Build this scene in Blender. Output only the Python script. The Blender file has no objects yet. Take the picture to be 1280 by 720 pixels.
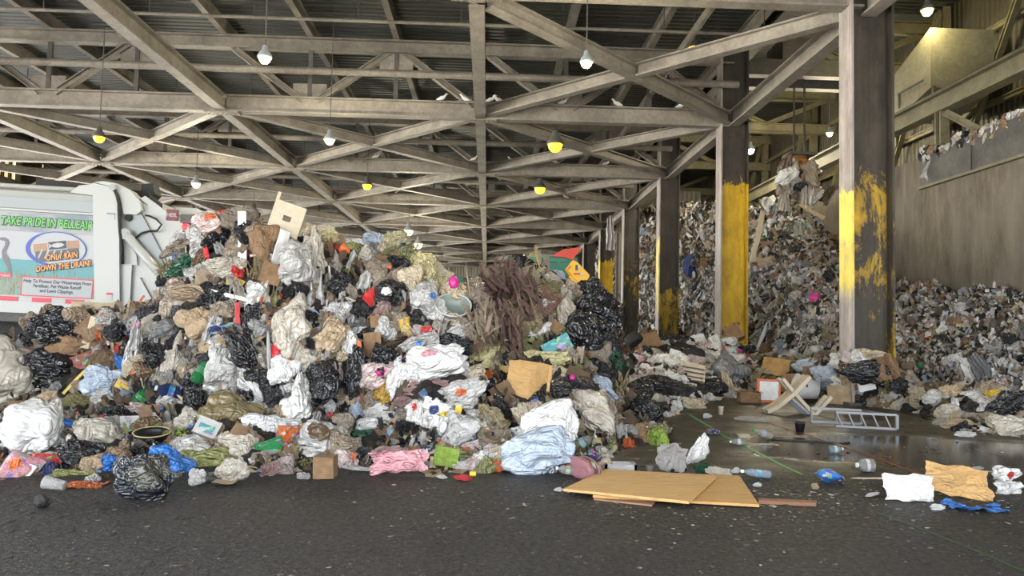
import bpy, bmesh, math, random
import numpy as np
from mathutils import Vector, Matrix, noise
from mathutils.bvhtree import BVHTree
random.seed(7); RNG = np.random.default_rng(7)
SC = bpy.context.scene
COL = SC.collection
PI = math.pi
# ------------------------------------------------------------------ camera
F = 930.0; CAMZ = 1.45; RHO = math.radians(1.25)
Yc = Vector(((609-640)/F, -(409-360)/F, -1)).normalized()
Xd = Vector((math.cos(RHO), -math.sin(RHO), 0))
Zc = Xd.cross(Yc).normalized(); Xc = Yc.cross(Zc).normalized()
ROT = Matrix((Xc, Yc, Zc))
CAM = Vector((0, 0, CAMZ))
cd = bpy.data.cameras.new('camera'); cam = bpy.data.objects.new('camera', cd); COL.objects.link(cam)
cd.sensor_width = 36.0; cd.lens = F/1280*36.0; cd.clip_end = 400
cam.matrix_world = Matrix.Translation(CAM) @ ROT.to_4x4()
SC.camera = cam
def ray(px, py):
    return (ROT @ Vector(((px-640)/F, -(py-360)/F, -1))).normalized()
def P(px, py, D):
    r = ray(px, py); return CAM + r*(D/r.y)
def G(px, py, z=0.0):
    r = ray(px, py); return CAM + r*((z-CAMZ)/r.z)
IMGX = ROT @ Vector((1, 0, 0)); IMGY = ROT @ Vector((0, 1, 0))

# ------------------------------------------------------------------ materials
class NT:
    def __init__(s, name):
        s.m = bpy.data.materials.new(name); s.m.use_nodes = True
        s.t = s.m.node_tree; s.b = s.t.nodes['Principled BSDF']
    def n(s, typ, **kw):
        nd = s.t.nodes.new(typ)
        for k, v in kw.items():
            if k.startswith('i_'):
                key = k[2:]; key = int(key) if key.isdigit() else key.replace('_', ' ')
                nd.inputs[key].default_value = v
            else: setattr(nd, k, v)
        return nd
    def l(s, a, b): s.t.links.new(a, b)
    def out(s, nd, k=0): return nd.outputs[k]
    def noise(s, vec, scale, detail=4, rough=.55, dist=0):
        nd = s.n('ShaderNodeTexNoise', i_Scale=scale, i_Detail=detail, i_Roughness=rough, i_Distortion=dist)
        if vec is not None: s.l(vec, nd.inputs['Vector'])
        return nd.outputs['Fac']
    def ramp(s, fac, stops):
        nd = s.n('ShaderNodeValToRGB'); e = nd.color_ramp.elements
        while len(e) < len(stops): e.new(0.5)
        for i, (p, c) in enumerate(stops):
            e[i].position = p; e[i].color = (c[0], c[1], c[2], 1) if isinstance(c, (tuple, list)) else (c, c, c, 1)
        s.l(fac, nd.inputs[0]); return nd.outputs[0]
    def mix(s, fac, a, b, mode='MIX'):
        nd = s.n('ShaderNodeMix', data_type='RGBA', blend_type=mode)
        for sock, v in ((nd.inputs[0], fac), (nd.inputs[6], a), (nd.inputs[7], b)):
            if hasattr(v, 'links'): s.l(v, sock)
            elif isinstance(v, (int, float)): sock.default_value = v
            else: sock.default_value = (v[0], v[1], v[2], 1)
        return nd.outputs[2]
    def math(s, op, a, b=0.5):
        nd = s.n('ShaderNodeMath', operation=op)
        for sock, v in ((nd.inputs[0], a), (nd.inputs[1], b)):
            if hasattr(v, 'links'): s.l(v, sock)
            else: sock.default_value = v
        return nd.outputs[0]
    def bump(s, h, strength, dist):
        nd = s.n('ShaderNodeBump', i_Strength=strength, i_Distance=dist)
        s.l(h, nd.inputs['Height']); s.l(nd.outputs[0], s.b.inputs['Normal'])
    def objvec(s, seed=True, scale=None):
        tc = s.n('ShaderNodeTexCoord'); v = tc.outputs['Object']
        if scale:
            mp = s.n('ShaderNodeMapping'); mp.inputs['Scale'].default_value = scale; s.l(v, mp.inputs[0]); v = mp.outputs[0]
        if seed:
            oi = s.n('ShaderNodeObjectInfo')
            mu = s.n('ShaderNodeVectorMath', operation='SCALE'); mu.inputs[0].default_value = (37, 61, 19); s.l(oi.outputs['Random'], mu.inputs['Scale'])
            ad = s.n('ShaderNodeVectorMath', operation='ADD'); s.l(v, ad.inputs[0]); s.l(mu.outputs[0], ad.inputs[1]); v = ad.outputs[0]
        return v
    def objcol(s): return s.n('ShaderNodeObjectInfo').outputs['Color']
    def set(s, base=None, rough=None, metal=None, spec=None, emis=None, estr=0, alpha=None, trans=None, coat=None):
        def put(k, v):
            if v is None: return
            if hasattr(v, 'links'): s.l(v, s.b.inputs[k])
            elif isinstance(v, (int, float)): s.b.inputs[k].default_value = v
            else: s.b.inputs[k].default_value = (v[0], v[1], v[2], 1)
        put('Base Color', base); put('Roughness', rough); put('Metallic', metal); put('Specular IOR Level', spec)
        put('Emission Color', emis); put('Alpha', alpha); put('Transmission Weight', trans); put('Coat Weight', coat)
        if estr: s.b.inputs['Emission Strength'].default_value = estr
        return s.m
M = {}
def flat(name, col, rough=.6, metal=0, **k):
    t = NT(name); M[name] = t.set(base=col, rough=rough, metal=metal, **k); return M[name]

def mk_film(name, rough, stain, bumpd, coat=0, wr=5.0, det=3.0):
    t = NT(name); v = t.objvec(); c = t.objcol()
    st = t.ramp(t.noise(v, 2.2, 5, .66, 1.2), [(.5, 0.0), (.72, 1.0)])
    fac = t.math('MULTIPLY', st, stain)
    dirty = t.mix(1.0, c, (.5, .38, .25), 'MULTIPLY')
    base = t.mix(fac, c, dirty)
    # folds: two stretched, bent ridge fields
    m1 = t.n('ShaderNodeMapping'); m1.inputs['Scale'].default_value = (1.0, 1.0, .35); m1.inputs['Rotation'].default_value = (.3, .5, .4); t.l(v, m1.inputs[0])
    h1 = t.math('ABSOLUTE', t.math('SUBTRACT', t.noise(m1.outputs[0], wr, det, .5, 1.6), .5))
    m2 = t.n('ShaderNodeMapping'); m2.inputs['Scale'].default_value = (.4, 1.0, 1.0); m2.inputs['Rotation'].default_value = (.9, .2, .7); t.l(v, m2.inputs[0])
    h2 = t.math('ABSOLUTE', t.math('SUBTRACT', t.noise(m2.outputs[0], wr*1.5, det, .5, 1.2), .5))
    r = t.math('ADD', h1, t.math('MULTIPLY', h2, .6))
    t.bump(r, 1.0, bumpd)
    M[name] = t.set(base=base, rough=rough, spec=.7, coat=coat)
mk_film('film', .24, .85, .13, wr=2.1, det=2.0)
mk_film('clean_film', .2, .3, .12, wr=2.0, det=2.0)
mk_film('black_film', .17, .0, .16, wr=2.2, det=2.0)
mk_film('matte', .85, .35, .08, wr=3)
mk_film('cloth', .95, .4, .16, wr=2.6)
def mk_plain():
    t = NT('plastic'); v = t.objvec(); c = t.objcol()
    tone = t.ramp(t.noise(v, 4, 4, .6), [(.3, .82), (.7, 1.05)])
    M['plastic'] = t.set(base=t.mix(1.0, c, tone, 'MULTIPLY'), rough=.4)
mk_plain()
def mk_print():
    # printed wrapper: the wrapper's own colour with irregular ink patches
    t = NT('printed'); v = t.objvec(); c = t.objcol()
    vo = t.n('ShaderNodeTexVoronoi', i_Scale=5.0); t.l(v, vo.inputs['Vector'])
    ink = t.ramp(t.noise(v, 3.2, 2, .5, .4), [(.52, 0.0), (.56, 1.0)])
    hs = t.n('ShaderNodeHueSaturation', i_Saturation=.9, i_Value=.75); t.l(vo.outputs['Color'], hs.inputs['Color'])
    base = t.mix(t.math('MULTIPLY', ink, .75), c, hs.outputs[0])
    t.bump(t.noise(v, 6, 5, .6, 1.5), .6, .12)
    M['printed'] = t.set(base=base, rough=.35)
mk_print()
def mk_clear():
    t = NT('clear_plastic'); v = t.objvec(); c = t.objcol()
    t.bump(t.noise(v, 4, 4, .6, 1.5), .6, .1)
    M['clear_plastic'] = t.set(base=c, rough=.1, trans=.5, spec=.6)
    t.b.inputs['IOR'].default_value = 1.25
mk_clear()
def mk_card():
    t = NT('cardboard'); v = t.objvec(); c = t.objcol()
    tone = t.ramp(t.noise(v, 3, 5, .65), [(.3, .6), (.7, 1.1)])
    wv = t.n('ShaderNodeTexWave', i_Scale=14.0, i_Distortion=.4); t.l(v, wv.inputs['Vector'])
    t.bump(wv.outputs['Fac'], .15, .02)
    M['cardboard'] = t.set(base=t.mix(1.0, c, tone, 'MULTIPLY'), rough=.9)
mk_card()
def mk_wood(name, sc):
    t = NT(name); v = t.objvec(True, sc); c = t.objcol()
    g = t.ramp(t.noise(v, 3, 6, .65, 1.0), [(.3, .62), (.5, .95), (.7, 1.12)])
    base = t.mix(1.0, c, g, 'MULTIPLY')
    st = t.ramp(t.noise(t.objvec(True), 4, 5, .7), [(.6, 0.0), (.75, .5)])
    base = t.mix(st, base, (.2, .13, .07))
    M[name] = t.set(base=base, rough=.6)
mk_wood('plywood', (1.2, 9, 9)); mk_wood('wood', (.6, 6, 6))
def mk_vcol(name, rough, amp):
    t = NT(name)
    a = t.n('ShaderNodeAttribute', attribute_name='Col')
    g = t.n('ShaderNodeNewGeometry')
    tone = t.ramp(t.noise(g.outputs['Position'], 14, 4, .65), [(.3, .55), (.7, 1.15)])
    t.bump(t.noise(g.outputs['Position'], 26, 5, .65, 1.5), .7, .05)
    M[name] = t.set(base=t.mix(1.0, a.outputs['Color'], tone, 'MULTIPLY'), rough=rough)
mk_vcol('mixed_rubbish', .5, 1)
def mk_heap():
    t = NT('heap_base'); g = t.n('ShaderNodeNewGeometry'); p = g.outputs['Position']
    c = t.ramp(t.noise(p, 5, 8, .75, 1.0), [(.35, (.006, .005, .004)), (.5, (.035, .027, .02)), (.62, (.11, .085, .062)), (.72, (.3, .26, .21))])
    t.bump(t.noise(p, 12, 8, .7, 1.5), 1.0, .15)
    M['heap_base'] = t.set(base=c, rough=.8)
mk_heap()
def mk_steel(name, dark, light, rough=.62):
    t = NT(name); g = t.n('ShaderNodeNewGeometry')
    n1 = t.noise(g.outputs['Position'], 1.3, 6, .7)
    c = t.ramp(n1, [(.32, dark), (.62, light)])
    streak = t.noise(g.outputs['Position'], 9, 5, .7)
    c = t.mix(1.0, c, t.ramp(streak, [(.3, .78), (.65, 1.1)]), 'MULTIPLY')
    t.bump(streak, .1, .02)
    M[name] = t.set(base=c, rough=rough)
mk_steel('beam_steel', (.15, .132, .108), (.27, .243, .2))
mk_steel('dark_steel', (.05, .048, .045), (.1, .095, .085))
mk_steel('pit_steel', (.12, .105, .06), (.2, .18, .105))
mk_steel('pale_panel', (.24, .23, .16), (.34, .32, .23))
mk_steel('pale_siding', (.2, .19, .15), (.3, .28, .22))
def mk_column(name, base_a, base_b, ya, yb):
    t = NT(name); tc = t.n('ShaderNodeTexCoord'); v = t.objvec(True, (1, 1, .55))
    oc = t.objcol(); sep = t.n('ShaderNodeSeparateColor'); t.l(oc, sep.inputs[0])
    sz = t.n('ShaderNodeSeparateXYZ'); t.l(tc.outputs['Object'], sz.inputs[0])
    raw = t.ramp(t.noise(v, 1.6, 6, .7), [(.3, base_a), (.65, base_b)])
    streak = t.noise(t.objvec(True, (9, 9, .5)), 1.0, 5, .7)
    raw = t.mix(1.0, raw, t.ramp(streak, [(.3, .6), (.7, 1.2)]), 'MULTIPLY')
    yel = t.ramp(t.noise(v, 3, 6, .7), [(.3, ya), (.6, yb)])
    yel = t.mix(1.0, yel, t.ramp(streak, [(.25, .7), (.6, 1.05)]), 'MULTIPLY')
    # paint up to height R*10 m, coverage G
    top = t.math('MULTIPLY', sep.outputs[0], 10.0)
    below = t.math('SUBTRACT', top, sz.outputs['Z'])
    below = t.math('ADD', below, t.math('MULTIPLY', t.math('SUBTRACT', t.noise(v, 2.5, 5, .7), .5), 2.0))
    fac_h = t.ramp(t.math('MULTIPLY', below, 2.0), [(.0, 0.0), (.12, 1.0)])
    n = t.math('ADD', t.math('ADD', t.math('MULTIPLY', t.noise(v, 1.3, 8, .75, .6), .75), t.math('MULTIPLY', t.noise(t.objvec(True, (7, 7, .9)), 1.0, 6, .75), .25)), t.math('SUBTRACT', sep.outputs[1], .5))
    fac_n = t.ramp(n, [(.46, 0.0), (.50, .55), (.58, 1.0)])
    low = t.ramp(t.math('ADD', t.math('SUBTRACT', sz.outputs['Z'], t.math('MULTIPLY', sep.outputs[2], 10.0)), t.math('MULTIPLY', t.noise(v, 2, 4, .7), 1.2)), [(.45, 0.0), (.8, 1.0)])
    fac = t.math('MULTIPLY', t.math('MULTIPLY', fac_h, fac_n), low)
    t.bump(t.noise(v, 8, 6, .7), .25, .03)
    M[name] = t.set(base=t.mix(fac, raw, yel), rough=.62)
mk_column('column_paint', (.02, .0165, .012), (.066, .055, .04), (.36, .22, .008), (.6, .38, .012))
mk_column('flange_paint', (.22, .19, .17), (.42, .37, .34), (.6, .48, .08), (.85, .68, .12))
def mk_concrete():
    t = NT('stained_concrete'); g = t.n('ShaderNodeNewGeometry'); p = g.outputs['Position']
    mp = t.n('ShaderNodeMapping'); mp.inputs['Scale'].default_value = (1, 1.3, .3); t.l(p, mp.inputs[0])
    st = t.noise(mp.outputs[0], 1.6, 7, .7, .4)
    c = t.ramp(st, [(.3, (.075, .062, .042)), (.5, (.14, .118, .085)), (.7, (.22, .19, .145))])
    c = t.mix(t.ramp(t.noise(p, .5, 4, .6), [(.45, 0.0), (.7, .6)]), c, (.17, .15, .125))
    c = t.mix(t.ramp(t.noise(p, 2.2, 8, .75, 1.5), [(.62, 0.0), (.74, .55)]), c, (.42, .41, .4))
    t.bump(t.noise(p, 8, 6, .7), .2, .03)
    M['stained_concrete'] = t.set(base=c, rough=.8)
mk_concrete()
def mk_corr(name, a, b, axis, scale, rough=.6, depth=.06):
    t = NT(name); g = t.n('ShaderNodeNewGeometry'); p = g.outputs['Position']
    w = t.n('ShaderNodeTexWave', bands_direction=axis, i_Scale=scale, i_Distortion=0.0); t.l(p, w.inputs['Vector'])
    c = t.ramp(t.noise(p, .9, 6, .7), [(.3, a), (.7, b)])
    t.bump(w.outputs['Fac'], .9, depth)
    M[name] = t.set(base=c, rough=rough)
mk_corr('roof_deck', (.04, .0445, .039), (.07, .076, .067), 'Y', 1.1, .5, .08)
mk_corr('wall_siding', (.16, .145, .115), (.24, .22, .175), 'X', 1.0)
mk_corr('pit_siding', (.05, .046, .032), (.09, .082, .055), 'Y', 1.2)
def mk_floor():
    t = NT('yard_floor'); g = t.n('ShaderNodeNewGeometry'); p = g.outputs['Position']
    sep = t.n('ShaderNodeSeparateXYZ'); t.l(p, sep.inputs[0])
    c = t.ramp(t.noise(p, 1.1, 8, .72, .3), [(.3, (.008, .0071, .0062)), (.55, (.0165, .0148, .013)), (.75, (.031, .028, .0245))])
    grit = t.ramp(t.noise(p, 60, 3, .7), [(.35, .45), (.65, 1.45)])
    c = t.mix(1.0, c, grit, 'MULTIPLY')
    vo = t.n('ShaderNodeTexVoronoi', i_Scale=28.0); t.l(p, vo.inputs['Vector'])
    speck = t.ramp(vo.outputs['Distance'], [(.06, 1.0), (.1, 0.0)])
    gate = t.ramp(t.noise(p, 3.3, 5, .7), [(.5, 0.0), (.62, .7)])
    c = t.mix(t.math('MULTIPLY', speck, gate), c, (.34, .32, .29))
    # smoother slab, wet towards the pit
    slab = t.math('MULTIPLY', t.ramp(t.math('SUBTRACT', sep.outputs['Y'], t.math('MULTIPLY', t.noise(p, .8, 4, .6), 1.6)), [(.0, 0.0), (1.0, 1.0)]), 1.0)
    mr = t.n('ShaderNodeMapRange', i_1=6.6, i_2=7.6); t.l(t.math('SUBTRACT', sep.outputs['Y'], t.math('MULTIPLY', t.noise(p, 1.2, 5, .65), 1.2)), mr.inputs[0])
    mx = t.n('ShaderNodeMapRange', i_1=.6, i_2=1.8); t.l(sep.outputs['X'], mx.inputs[0])
    wetz = t.math('MULTIPLY', mr.outputs[0], mx.outputs[0])
    slabc = t.ramp(t.noise(p, .9, 6, .65, .4), [(.3, (.015, .0122, .0078)), (.7, (.032, .0265, .0175))])
    slabc = t.mix(1.0, slabc, t.ramp(t.noise(p, 16, 5, .7), [(.3, .75), (.7, 1.2)]), 'MULTIPLY')
    c = t.mix(wetz, c, slabc)
    # puddle: mirror-smooth where the slab lies low
    px = t.n('ShaderNodeVectorMath', operation='DISTANCE'); px.inputs[1].default_value = (5.6, 9.4, 0); 
    mp = t.n('ShaderNodeMapping'); mp.inputs['Scale'].default_value = (.62, 1, 1); mp.inputs['Location'].default_value = (2.1, 0, 0); t.l(p, mp.inputs[0]); t.l(mp.outputs[0], px.inputs[0])
    pd = t.math('ADD', px.outputs['Value'], t.math('MULTIPLY', t.noise(p, 1.3, 4, .6), 1.5))
    pm = t.n('ShaderNodeMapRange', i_1=2.0, i_2=2.35, i_3=1.0, i_4=0.0); t.l(pd, pm.inputs[0])
    pud = pm.outputs[0]
    rdry = t.ramp(t.noise(p, 22, 4, .7), [(.35, .42), (.65, .8)])
    rw = t.ramp(t.noise(p, 1.5, 5, .6), [(.35, .34), (.65, .6)])
    r = t.mix(wetz, rdry, rw); r = t.mix(pud, r, (.13, .13, .13))
    c = t.mix(t.math('MULTIPLY', pud, .3), c, (.03, .026, .018))
    hb = t.noise(p, 24, 8, .72)
    lo = t.noise(p, 3, 5, .65)
    h = t.math('ADD', t.math('MULTIPLY', hb, .35), lo)
    amp = t.math('SUBTRACT', 1.0, t.math('MULTIPLY', wetz, .8)); amp = t.math('MULTIPLY', amp, t.math('SUBTRACT', 1.0, pud))
    bn = t.n('ShaderNodeBump', i_Distance=.09); t.l(t.math('MULTIPLY', h, 1.0), bn.inputs['Height']); t.l(amp, bn.inputs['Strength']); t.l(bn.outputs[0], t.b.inputs['Normal'])
    M['yard_floor'] = t.set(base=c, rough=r, spec=.5)
mk_floor()
flat('white_paint', (.42, .435, .415), .3); flat('grey_paint', (.29, .32, .33), .35); flat('rubber', (.012, .012, .012), .7)
flat('aluminium', (.2, .205, .21), .42, .5); flat('lamp_glass', (1, .85, .5), .3, emis=(1, .82, .25), estr=2.6)
flat('lamp_cool', (1, 1, 1), .3, emis=(.9, .97, 1), estr=4); flat('lamp_dim', (1, .7, .05), .3, emis=(1, .6, .02), estr=3)
flat('red_lamp', (1, .05, .08), .3, emis=(1, .01, .02), estr=1.6)
flat('chrome', (.5, .5, .5), .2, .9); flat('gull_white', (.75, .75, .72), .7); flat('beak', (.35, .2, .05), .6)
flat('blue_ink', (.03, .06, .36), .4); flat('green_ink', (.17, .55, .13), .4); flat('dark_green_ink', (.02, .1, .03), .4); flat('orange_ink', (.75, .3, .06), .4)
flat('red_ink', (.55, .02, .05), .4); flat('white_ink', (.42, .42, .42), .4); flat('black_ink', (.02, .02, .03), .4); flat('teal_ink', (.075, .27, .29), .4)
flat('sky_ink', (.38, .4, .415), .4); flat('heron_ink', (.15, .15, .17), .5); flat('clay_ink', (.38, .22, .14), .5); flat('grate_ink', (.1, .1, .11), .5)
flat('maroon_ink', (.16, .03, .04), .5); flat('cool_grey_ink', (.34, .37, .38), .4)
flat('dumpster_green', (.01, .17, .11), .45); flat('tarp_red', (.55, .06, .035), .6); flat('machine_yellow', (.75, .42, .01), .45)
flat('rust_orange', (.3, .13, .035), .7); flat('cable', (.03, .03, .03), .6)
flat('laser_green', (.03, .26, .06), .5); flat('line_red', (.13, .035, .022), .5); flat('line_green_worn', (.022, .05, .022), .6)
flat('daylight_panel', (.9, .8, .5), .5, emis=(1, .8, .38), estr=.75)

# ------------------------------------------------------------------ object helpers
def clean(n): return n
def mesh_from(name, vs, fs, smooth=False):
    me = bpy.data.meshes.new(name)
    me.from_pydata([tuple(v) for v in vs], [], [tuple(f) for f in fs]); me.update()
    if smooth: me.polygons.foreach_set('use_smooth', [True]*len(me.polygons))
    return me
def link(name, me, mat=None, parent=None, color=None):
    o = bpy.data.objects.new(name, me); COL.objects.link(o)
    if mat is not None and me is not None and len(me.materials) == 0: me.materials.append(M[mat])
    if parent is not None: o.parent = parent
    if color: o.color = (color[0], color[1], color[2], 1)
    return o
def tag(o, label=None, cat=None, group=None, kind=None):
    if label: o['label'] = label
    if cat: o['category'] = cat
    if group: o['group'] = group
    if kind: o['kind'] = kind
    return o
def empty(name, loc=(0, 0, 0)):
    o = bpy.data.objects.new(name, None); COL.objects.link(o); o.location = loc; o.empty_display_size = .1; return o
class MB:
    def __init__(s): s.v = []; s.f = []
    def add(s, vs, fs):
        b = len(s.v); s.v += [tuple(v) for v in vs]; s.f += [tuple(b+i for i in f) for f in fs]; return s
    def box(s, lo, hi):
        x0, y0, z0 = lo; x1, y1, z1 = hi
        return s.add([(x0,y0,z0),(x1,y0,z0),(x1,y1,z0),(x0,y1,z0),(x0,y0,z1),(x1,y0,z1),(x1,y1,z1),(x0,y1,z1)],
                     [(0,3,2,1),(4,5,6,7),(0,1,5,4),(1,2,6,5),(2,3,7,6),(3,0,4,7)])
    def frame_pts(s, p0, p1, up):
        p0 = Vector(p0); p1 = Vector(p1); d = (p1-p0).normalized(); up = Vector(up)
        if abs(d.dot(up)) > .98: up = Vector((0, 1, 0))
        r = d.cross(up).normalized(); u = r.cross(d).normalized(); return p0, p1, r, u
    def prof(s, p0, p1, pts, up=(0, 0, 1), closed=True):
        p0, p1, r, u = s.frame_pts(p0, p1, up); n = len(pts)
        vs = [p0 + r*a + u*b for a, b in pts] + [p1 + r*a + u*b for a, b in pts]
        fs = [(i, (i+1) % n, n+(i+1) % n, n+i) for i in range(n)] + [tuple(range(n-1, -1, -1)), tuple(range(n, 2*n))]
        return s.add(vs, fs)
    def beam(s, p0, p1, d, w, tf=.05, tw=.04, up=(0, 0, 1)):
        a, h = w/2, d/2; t = tw/2
        return s.prof(p0, p1, [(-a,-h),(a,-h),(a,-h+tf),(t,-h+tf),(t,h-tf),(a,h-tf),(a,h),(-a,h),(-a,h-tf),(-t,h-tf),(-t,-h+tf),(-a,-h+tf)], up)
    def bar(s, p0, p1, w, d, up=(0, 0, 1)):
        return s.prof(p0, p1, [(-w/2,-d/2),(w/2,-d/2),(w/2,d/2),(-w/2,d/2)], up)
    def tube(s, pts, r, n=8):
        pts = [Vector(p) for p in pts]; rings = []; prev = None
        for i, p in enumerate(pts):
            d = (pts[min(i+1, len(pts)-1)] - pts[max(i-1, 0)]).normalized()
            a = Vector((0, 0, 1)) if abs(d.z) < .9 else Vector((1, 0, 0))
            if prev is not None: a = prev
            x = d.cross(a).normalized(); y = x.cross(d).normalized(); prev = y
            rr = r[i] if isinstance(r, (list, tuple)) else r
            rings.append([p + (x*math.cos(2*PI*k/n) + y*math.sin(2*PI*k/n))*rr for k in range(n)])
        vs = [v for R in rings for v in R]; fs = []
        for i in range(len(rings)-1):
            for k in range(n): fs.append((i*n+k, i*n+(k+1) % n, (i+1)*n+(k+1) % n, (i+1)*n+k))
        fs += [tuple(range(n-1, -1, -1)), tuple((len(rings)-1)*n+k for k in range(n))]
        return s.add(vs, fs)
    def lathe(s, prof, n=16, origin=(0, 0, 0), axis='z', caps=True):
        o = Vector(origin); vs = []
        for r, h in prof:
            for k in range(n):
                a = 2*PI*k/n; p = (r*math.cos(a), r*math.sin(a), h)
                if axis == 'x': p = (p[2], p[0], p[1])
                elif axis == 'y': p = (p[0], p[2], p[1])
                vs.append(o + Vector(p))
        fs = []
        for i in range(len(prof)-1):
            for k in range(n): fs.append((i*n+k, i*n+(k+1) % n, (i+1)*n+(k+1) % n, (i+1)*n+k))
        if caps: fs += [tuple(range(n-1, -1, -1)), tuple((len(prof)-1)*n+k for k in range(n))]
        return s.add(vs, fs)
    def poly(s, pts, thick, axis='y'):
        # extruded outline in the xz plane, thickness along +y
        n = len(pts)
        vs = [(x, 0, z) for x, z in pts] + [(x, thick, z) for x, z in pts]
        fs = [tuple(range(n)), tuple(range(2*n-1, n-1, -1))] + [(i, n+i, n+(i+1) % n, (i+1) % n) for i in range(n)]
        return s.add(vs, fs)
    def build(s, name, mat, parent=None, smooth=False, color=None):
        return link(name, mesh_from(name, s.v, s.f, smooth), mat, parent, color)
def text_obj(name, txt, size, mat, parent, loc, extr=.004, align='LEFT', bold=0.0, sx=1.0, shear=0.0, rotz=0.0, space=1.0):
    c = bpy.data.curves.new(name, 'FONT'); c.body = txt; c.size = size; c.extrude = extr; c.align_x = align; c.offset = bold; c.shear = shear; c.space_line = space
    tmp = bpy.data.objects.new('tmp', c); COL.objects.link(tmp)
    dg = bpy.context.evaluated_depsgraph_get(); me = bpy.data.meshes.new_from_object(tmp.evaluated_get(dg))
    bpy.data.objects.remove(tmp)
    me.transform(Matrix.Rotation(rotz, 4, 'Z')); me.transform(Matrix.Diagonal((sx, 1, 1, 1))); me.transform(Matrix.Rotation(PI/2, 4, 'X')); me.transform(Matrix.Translation(loc))
    me.materials.clear(); me.materials.append(M[mat])
    return link(name, me, None, parent)
# ------------------------------------------------------------------ hall
BX = 8.42; XC = -0.39; BY = 8.79; Y0 = 15.5
GX = [XC + BX*i for i in (-3, -2, -1, 0, 1)]
FY = [Y0 + BY*k for k in range(9)]
ZB = 8.56; ZT = 10.62; ZR = 11.25
XW = 14.4; XL = -26.3; YB = FY[-1] + .6; YF = 1.0
def struct(o, label=None): o['kind'] = 'structure'; 
def S(mb, name, mat, label=None, smooth=False, parent=None):
    o = mb.build(name, mat, parent, smooth)
    if parent is None:
        o['kind'] = 'structure'
        if label: o['label'] = label
    return o
S(MB().box((XL-1, -2, -.3), (XW+4, YB+1, 0)), 'floor', 'yard_floor')
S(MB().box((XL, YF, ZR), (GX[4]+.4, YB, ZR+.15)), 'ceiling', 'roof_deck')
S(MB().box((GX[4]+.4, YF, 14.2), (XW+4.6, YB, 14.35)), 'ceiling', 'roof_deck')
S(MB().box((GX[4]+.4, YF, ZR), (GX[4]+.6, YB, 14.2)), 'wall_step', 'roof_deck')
# back wall with a drive-through doorway on its left half
S(MB().box((XL, YB, 4.4), (-4, YB+.3, 14.2)), 'wall_back', 'wall_siding')
S(MB().box((-4, YB, 0), (XW+4, YB+.3, 14.2)), 'wall_back', 'wall_siding')
S(MB().box((XW, YF+6, 0), (XW+.9, YB, 7.45)), 'wall_right', 'stained_concrete')
S(MB().box((XW+3.2, YF, 0), (XW+3.5, YB, 14.2)), 'wall_right', 'pit_siding')
S(MB().box((XW+.9, YF+6, 6.9), (XW+3.2, YB, 7.2)), 'trim_1', 'stained_concrete')
# header walls above the open doorways at the front and left
S(MB().box((XL, YF-.3, 5.3), (XW+4, YF, 14.2)), 'wall_front', 'wall_siding')
S(MB().box((XL-.3, YF, 7.2), (XL, 30, ZR)), 'wall_left', 'wall_siding')
# left wall: solid sheet below, band of daylight louvres above
S(MB().box((XL-.3, FY[1], 6.4), (XL, YB, 8.6)), 'wall_left', 'wall_siding')
S(MB().box((XL-.3, FY[1], 10.6), (XL, YB, ZR)), 'wall_left', 'wall_siding')
for k in range(1, 8):
    y0 = FY[k] + .02; y1 = FY[k+1] - .02
    w = empty('window_%d' % k, (XL, y0, 8.6)); w['kind'] = 'structure'
    mb = MB()
    n = 14
    for i in range(n+1):
        y = (y1-y0)*i/n; mb.box((-.08, y-.05, 0), (.08, y+.05, 2.0))
    for z in (0, .95, 1.9): mb.box((-.09, 0, z), (.09, y1-y0, z+.12))
    mb.build('window_frame', 'dark_steel', w)
    MB().box((-.2, 0, 0), (-.17, y1-y0, 2.0)).build('glazing', 'daylight_panel', w)
# dark steel plate on the top of the concrete wall
S(MB().box((XW-.09, 12, 6.4), (XW-.003, 24.15, 7.5)), 'trim_2', 'dark_steel')
for y in (16.0, 19.0, 21.5): S(MB().box((XW-.13, y-.04, 6.42), (XW-.09, y+.04, 7.48)), 'trim_3', 'dark_steel')
S(MB().box((XW-.16, 12, 6.34), (XW-.003, 24.15, 6.42)), 'trim_4', 'pit_steel')
# ------------- columns
def column(X, Y, ztop, yel, cov, fl_yel, fl_cov, label, group=None, fl_lo=-.1):
    c = empty('steel_column', (X, Y, 0)); tag(c, label, 'column', group)
    W, B = .92, .56
    MB().box((-W/2+.04, -.035, 0), (W/2-.04, .035, ztop)).build('web', 'column_paint', c, color=(yel/10, cov, -.2))
    l = MB().box((-W/2, -B/2, 0), (-W/2+.05, B/2, ztop)).build('flange', 'flange_paint', c, color=(fl_yel/10, fl_cov, fl_lo/10))
    MB().box((W/2-.05, -B/2, 0), (W/2, B/2, ztop)).build('flange', 'column_paint', c, color=(yel/10, cov, -.2))
    MB().box((-W/2-.12, -B/2-.1, 0), (W/2+.12, B/2+.1, .06)).build('base_plate', 'dark_steel', c)
    return c
names = ['nearest and widest yellow-patched steel column, by the concrete wall', 'second steel column back, bright yellow from waist height to midway up',
         'third steel column back, mostly bare brown with a yellow foot', 'fourth steel column back, dull brown yellow, narrow',
         'fifth steel column back, solid yellow, behind the palm fronds']
specs = [(4.9, .45, 4.6, .60), (6.4, .66, 6.3, .05), (3.2, .50, 5.6, .5), (5.2, .45, 2.0, .3), (6.2, .95, 6.3, .9)]
for k in range(9):
    if k < 5: a, b, c_, d = specs[k]; lab = names[k]; g = None
    else: a, b, c_, d = 5, .5, 4, .5; lab = 'far steel column lost in the rubbish at the back of the column row'; g = 'far columns at the back of the row'
    column(GX[4], FY[k], 14.1 if k == 0 else 11.2, a, b, c_, d, lab, g, (2.3, 6, 2.2, -1, -1)[k] if k < 5 else -1)
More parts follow.
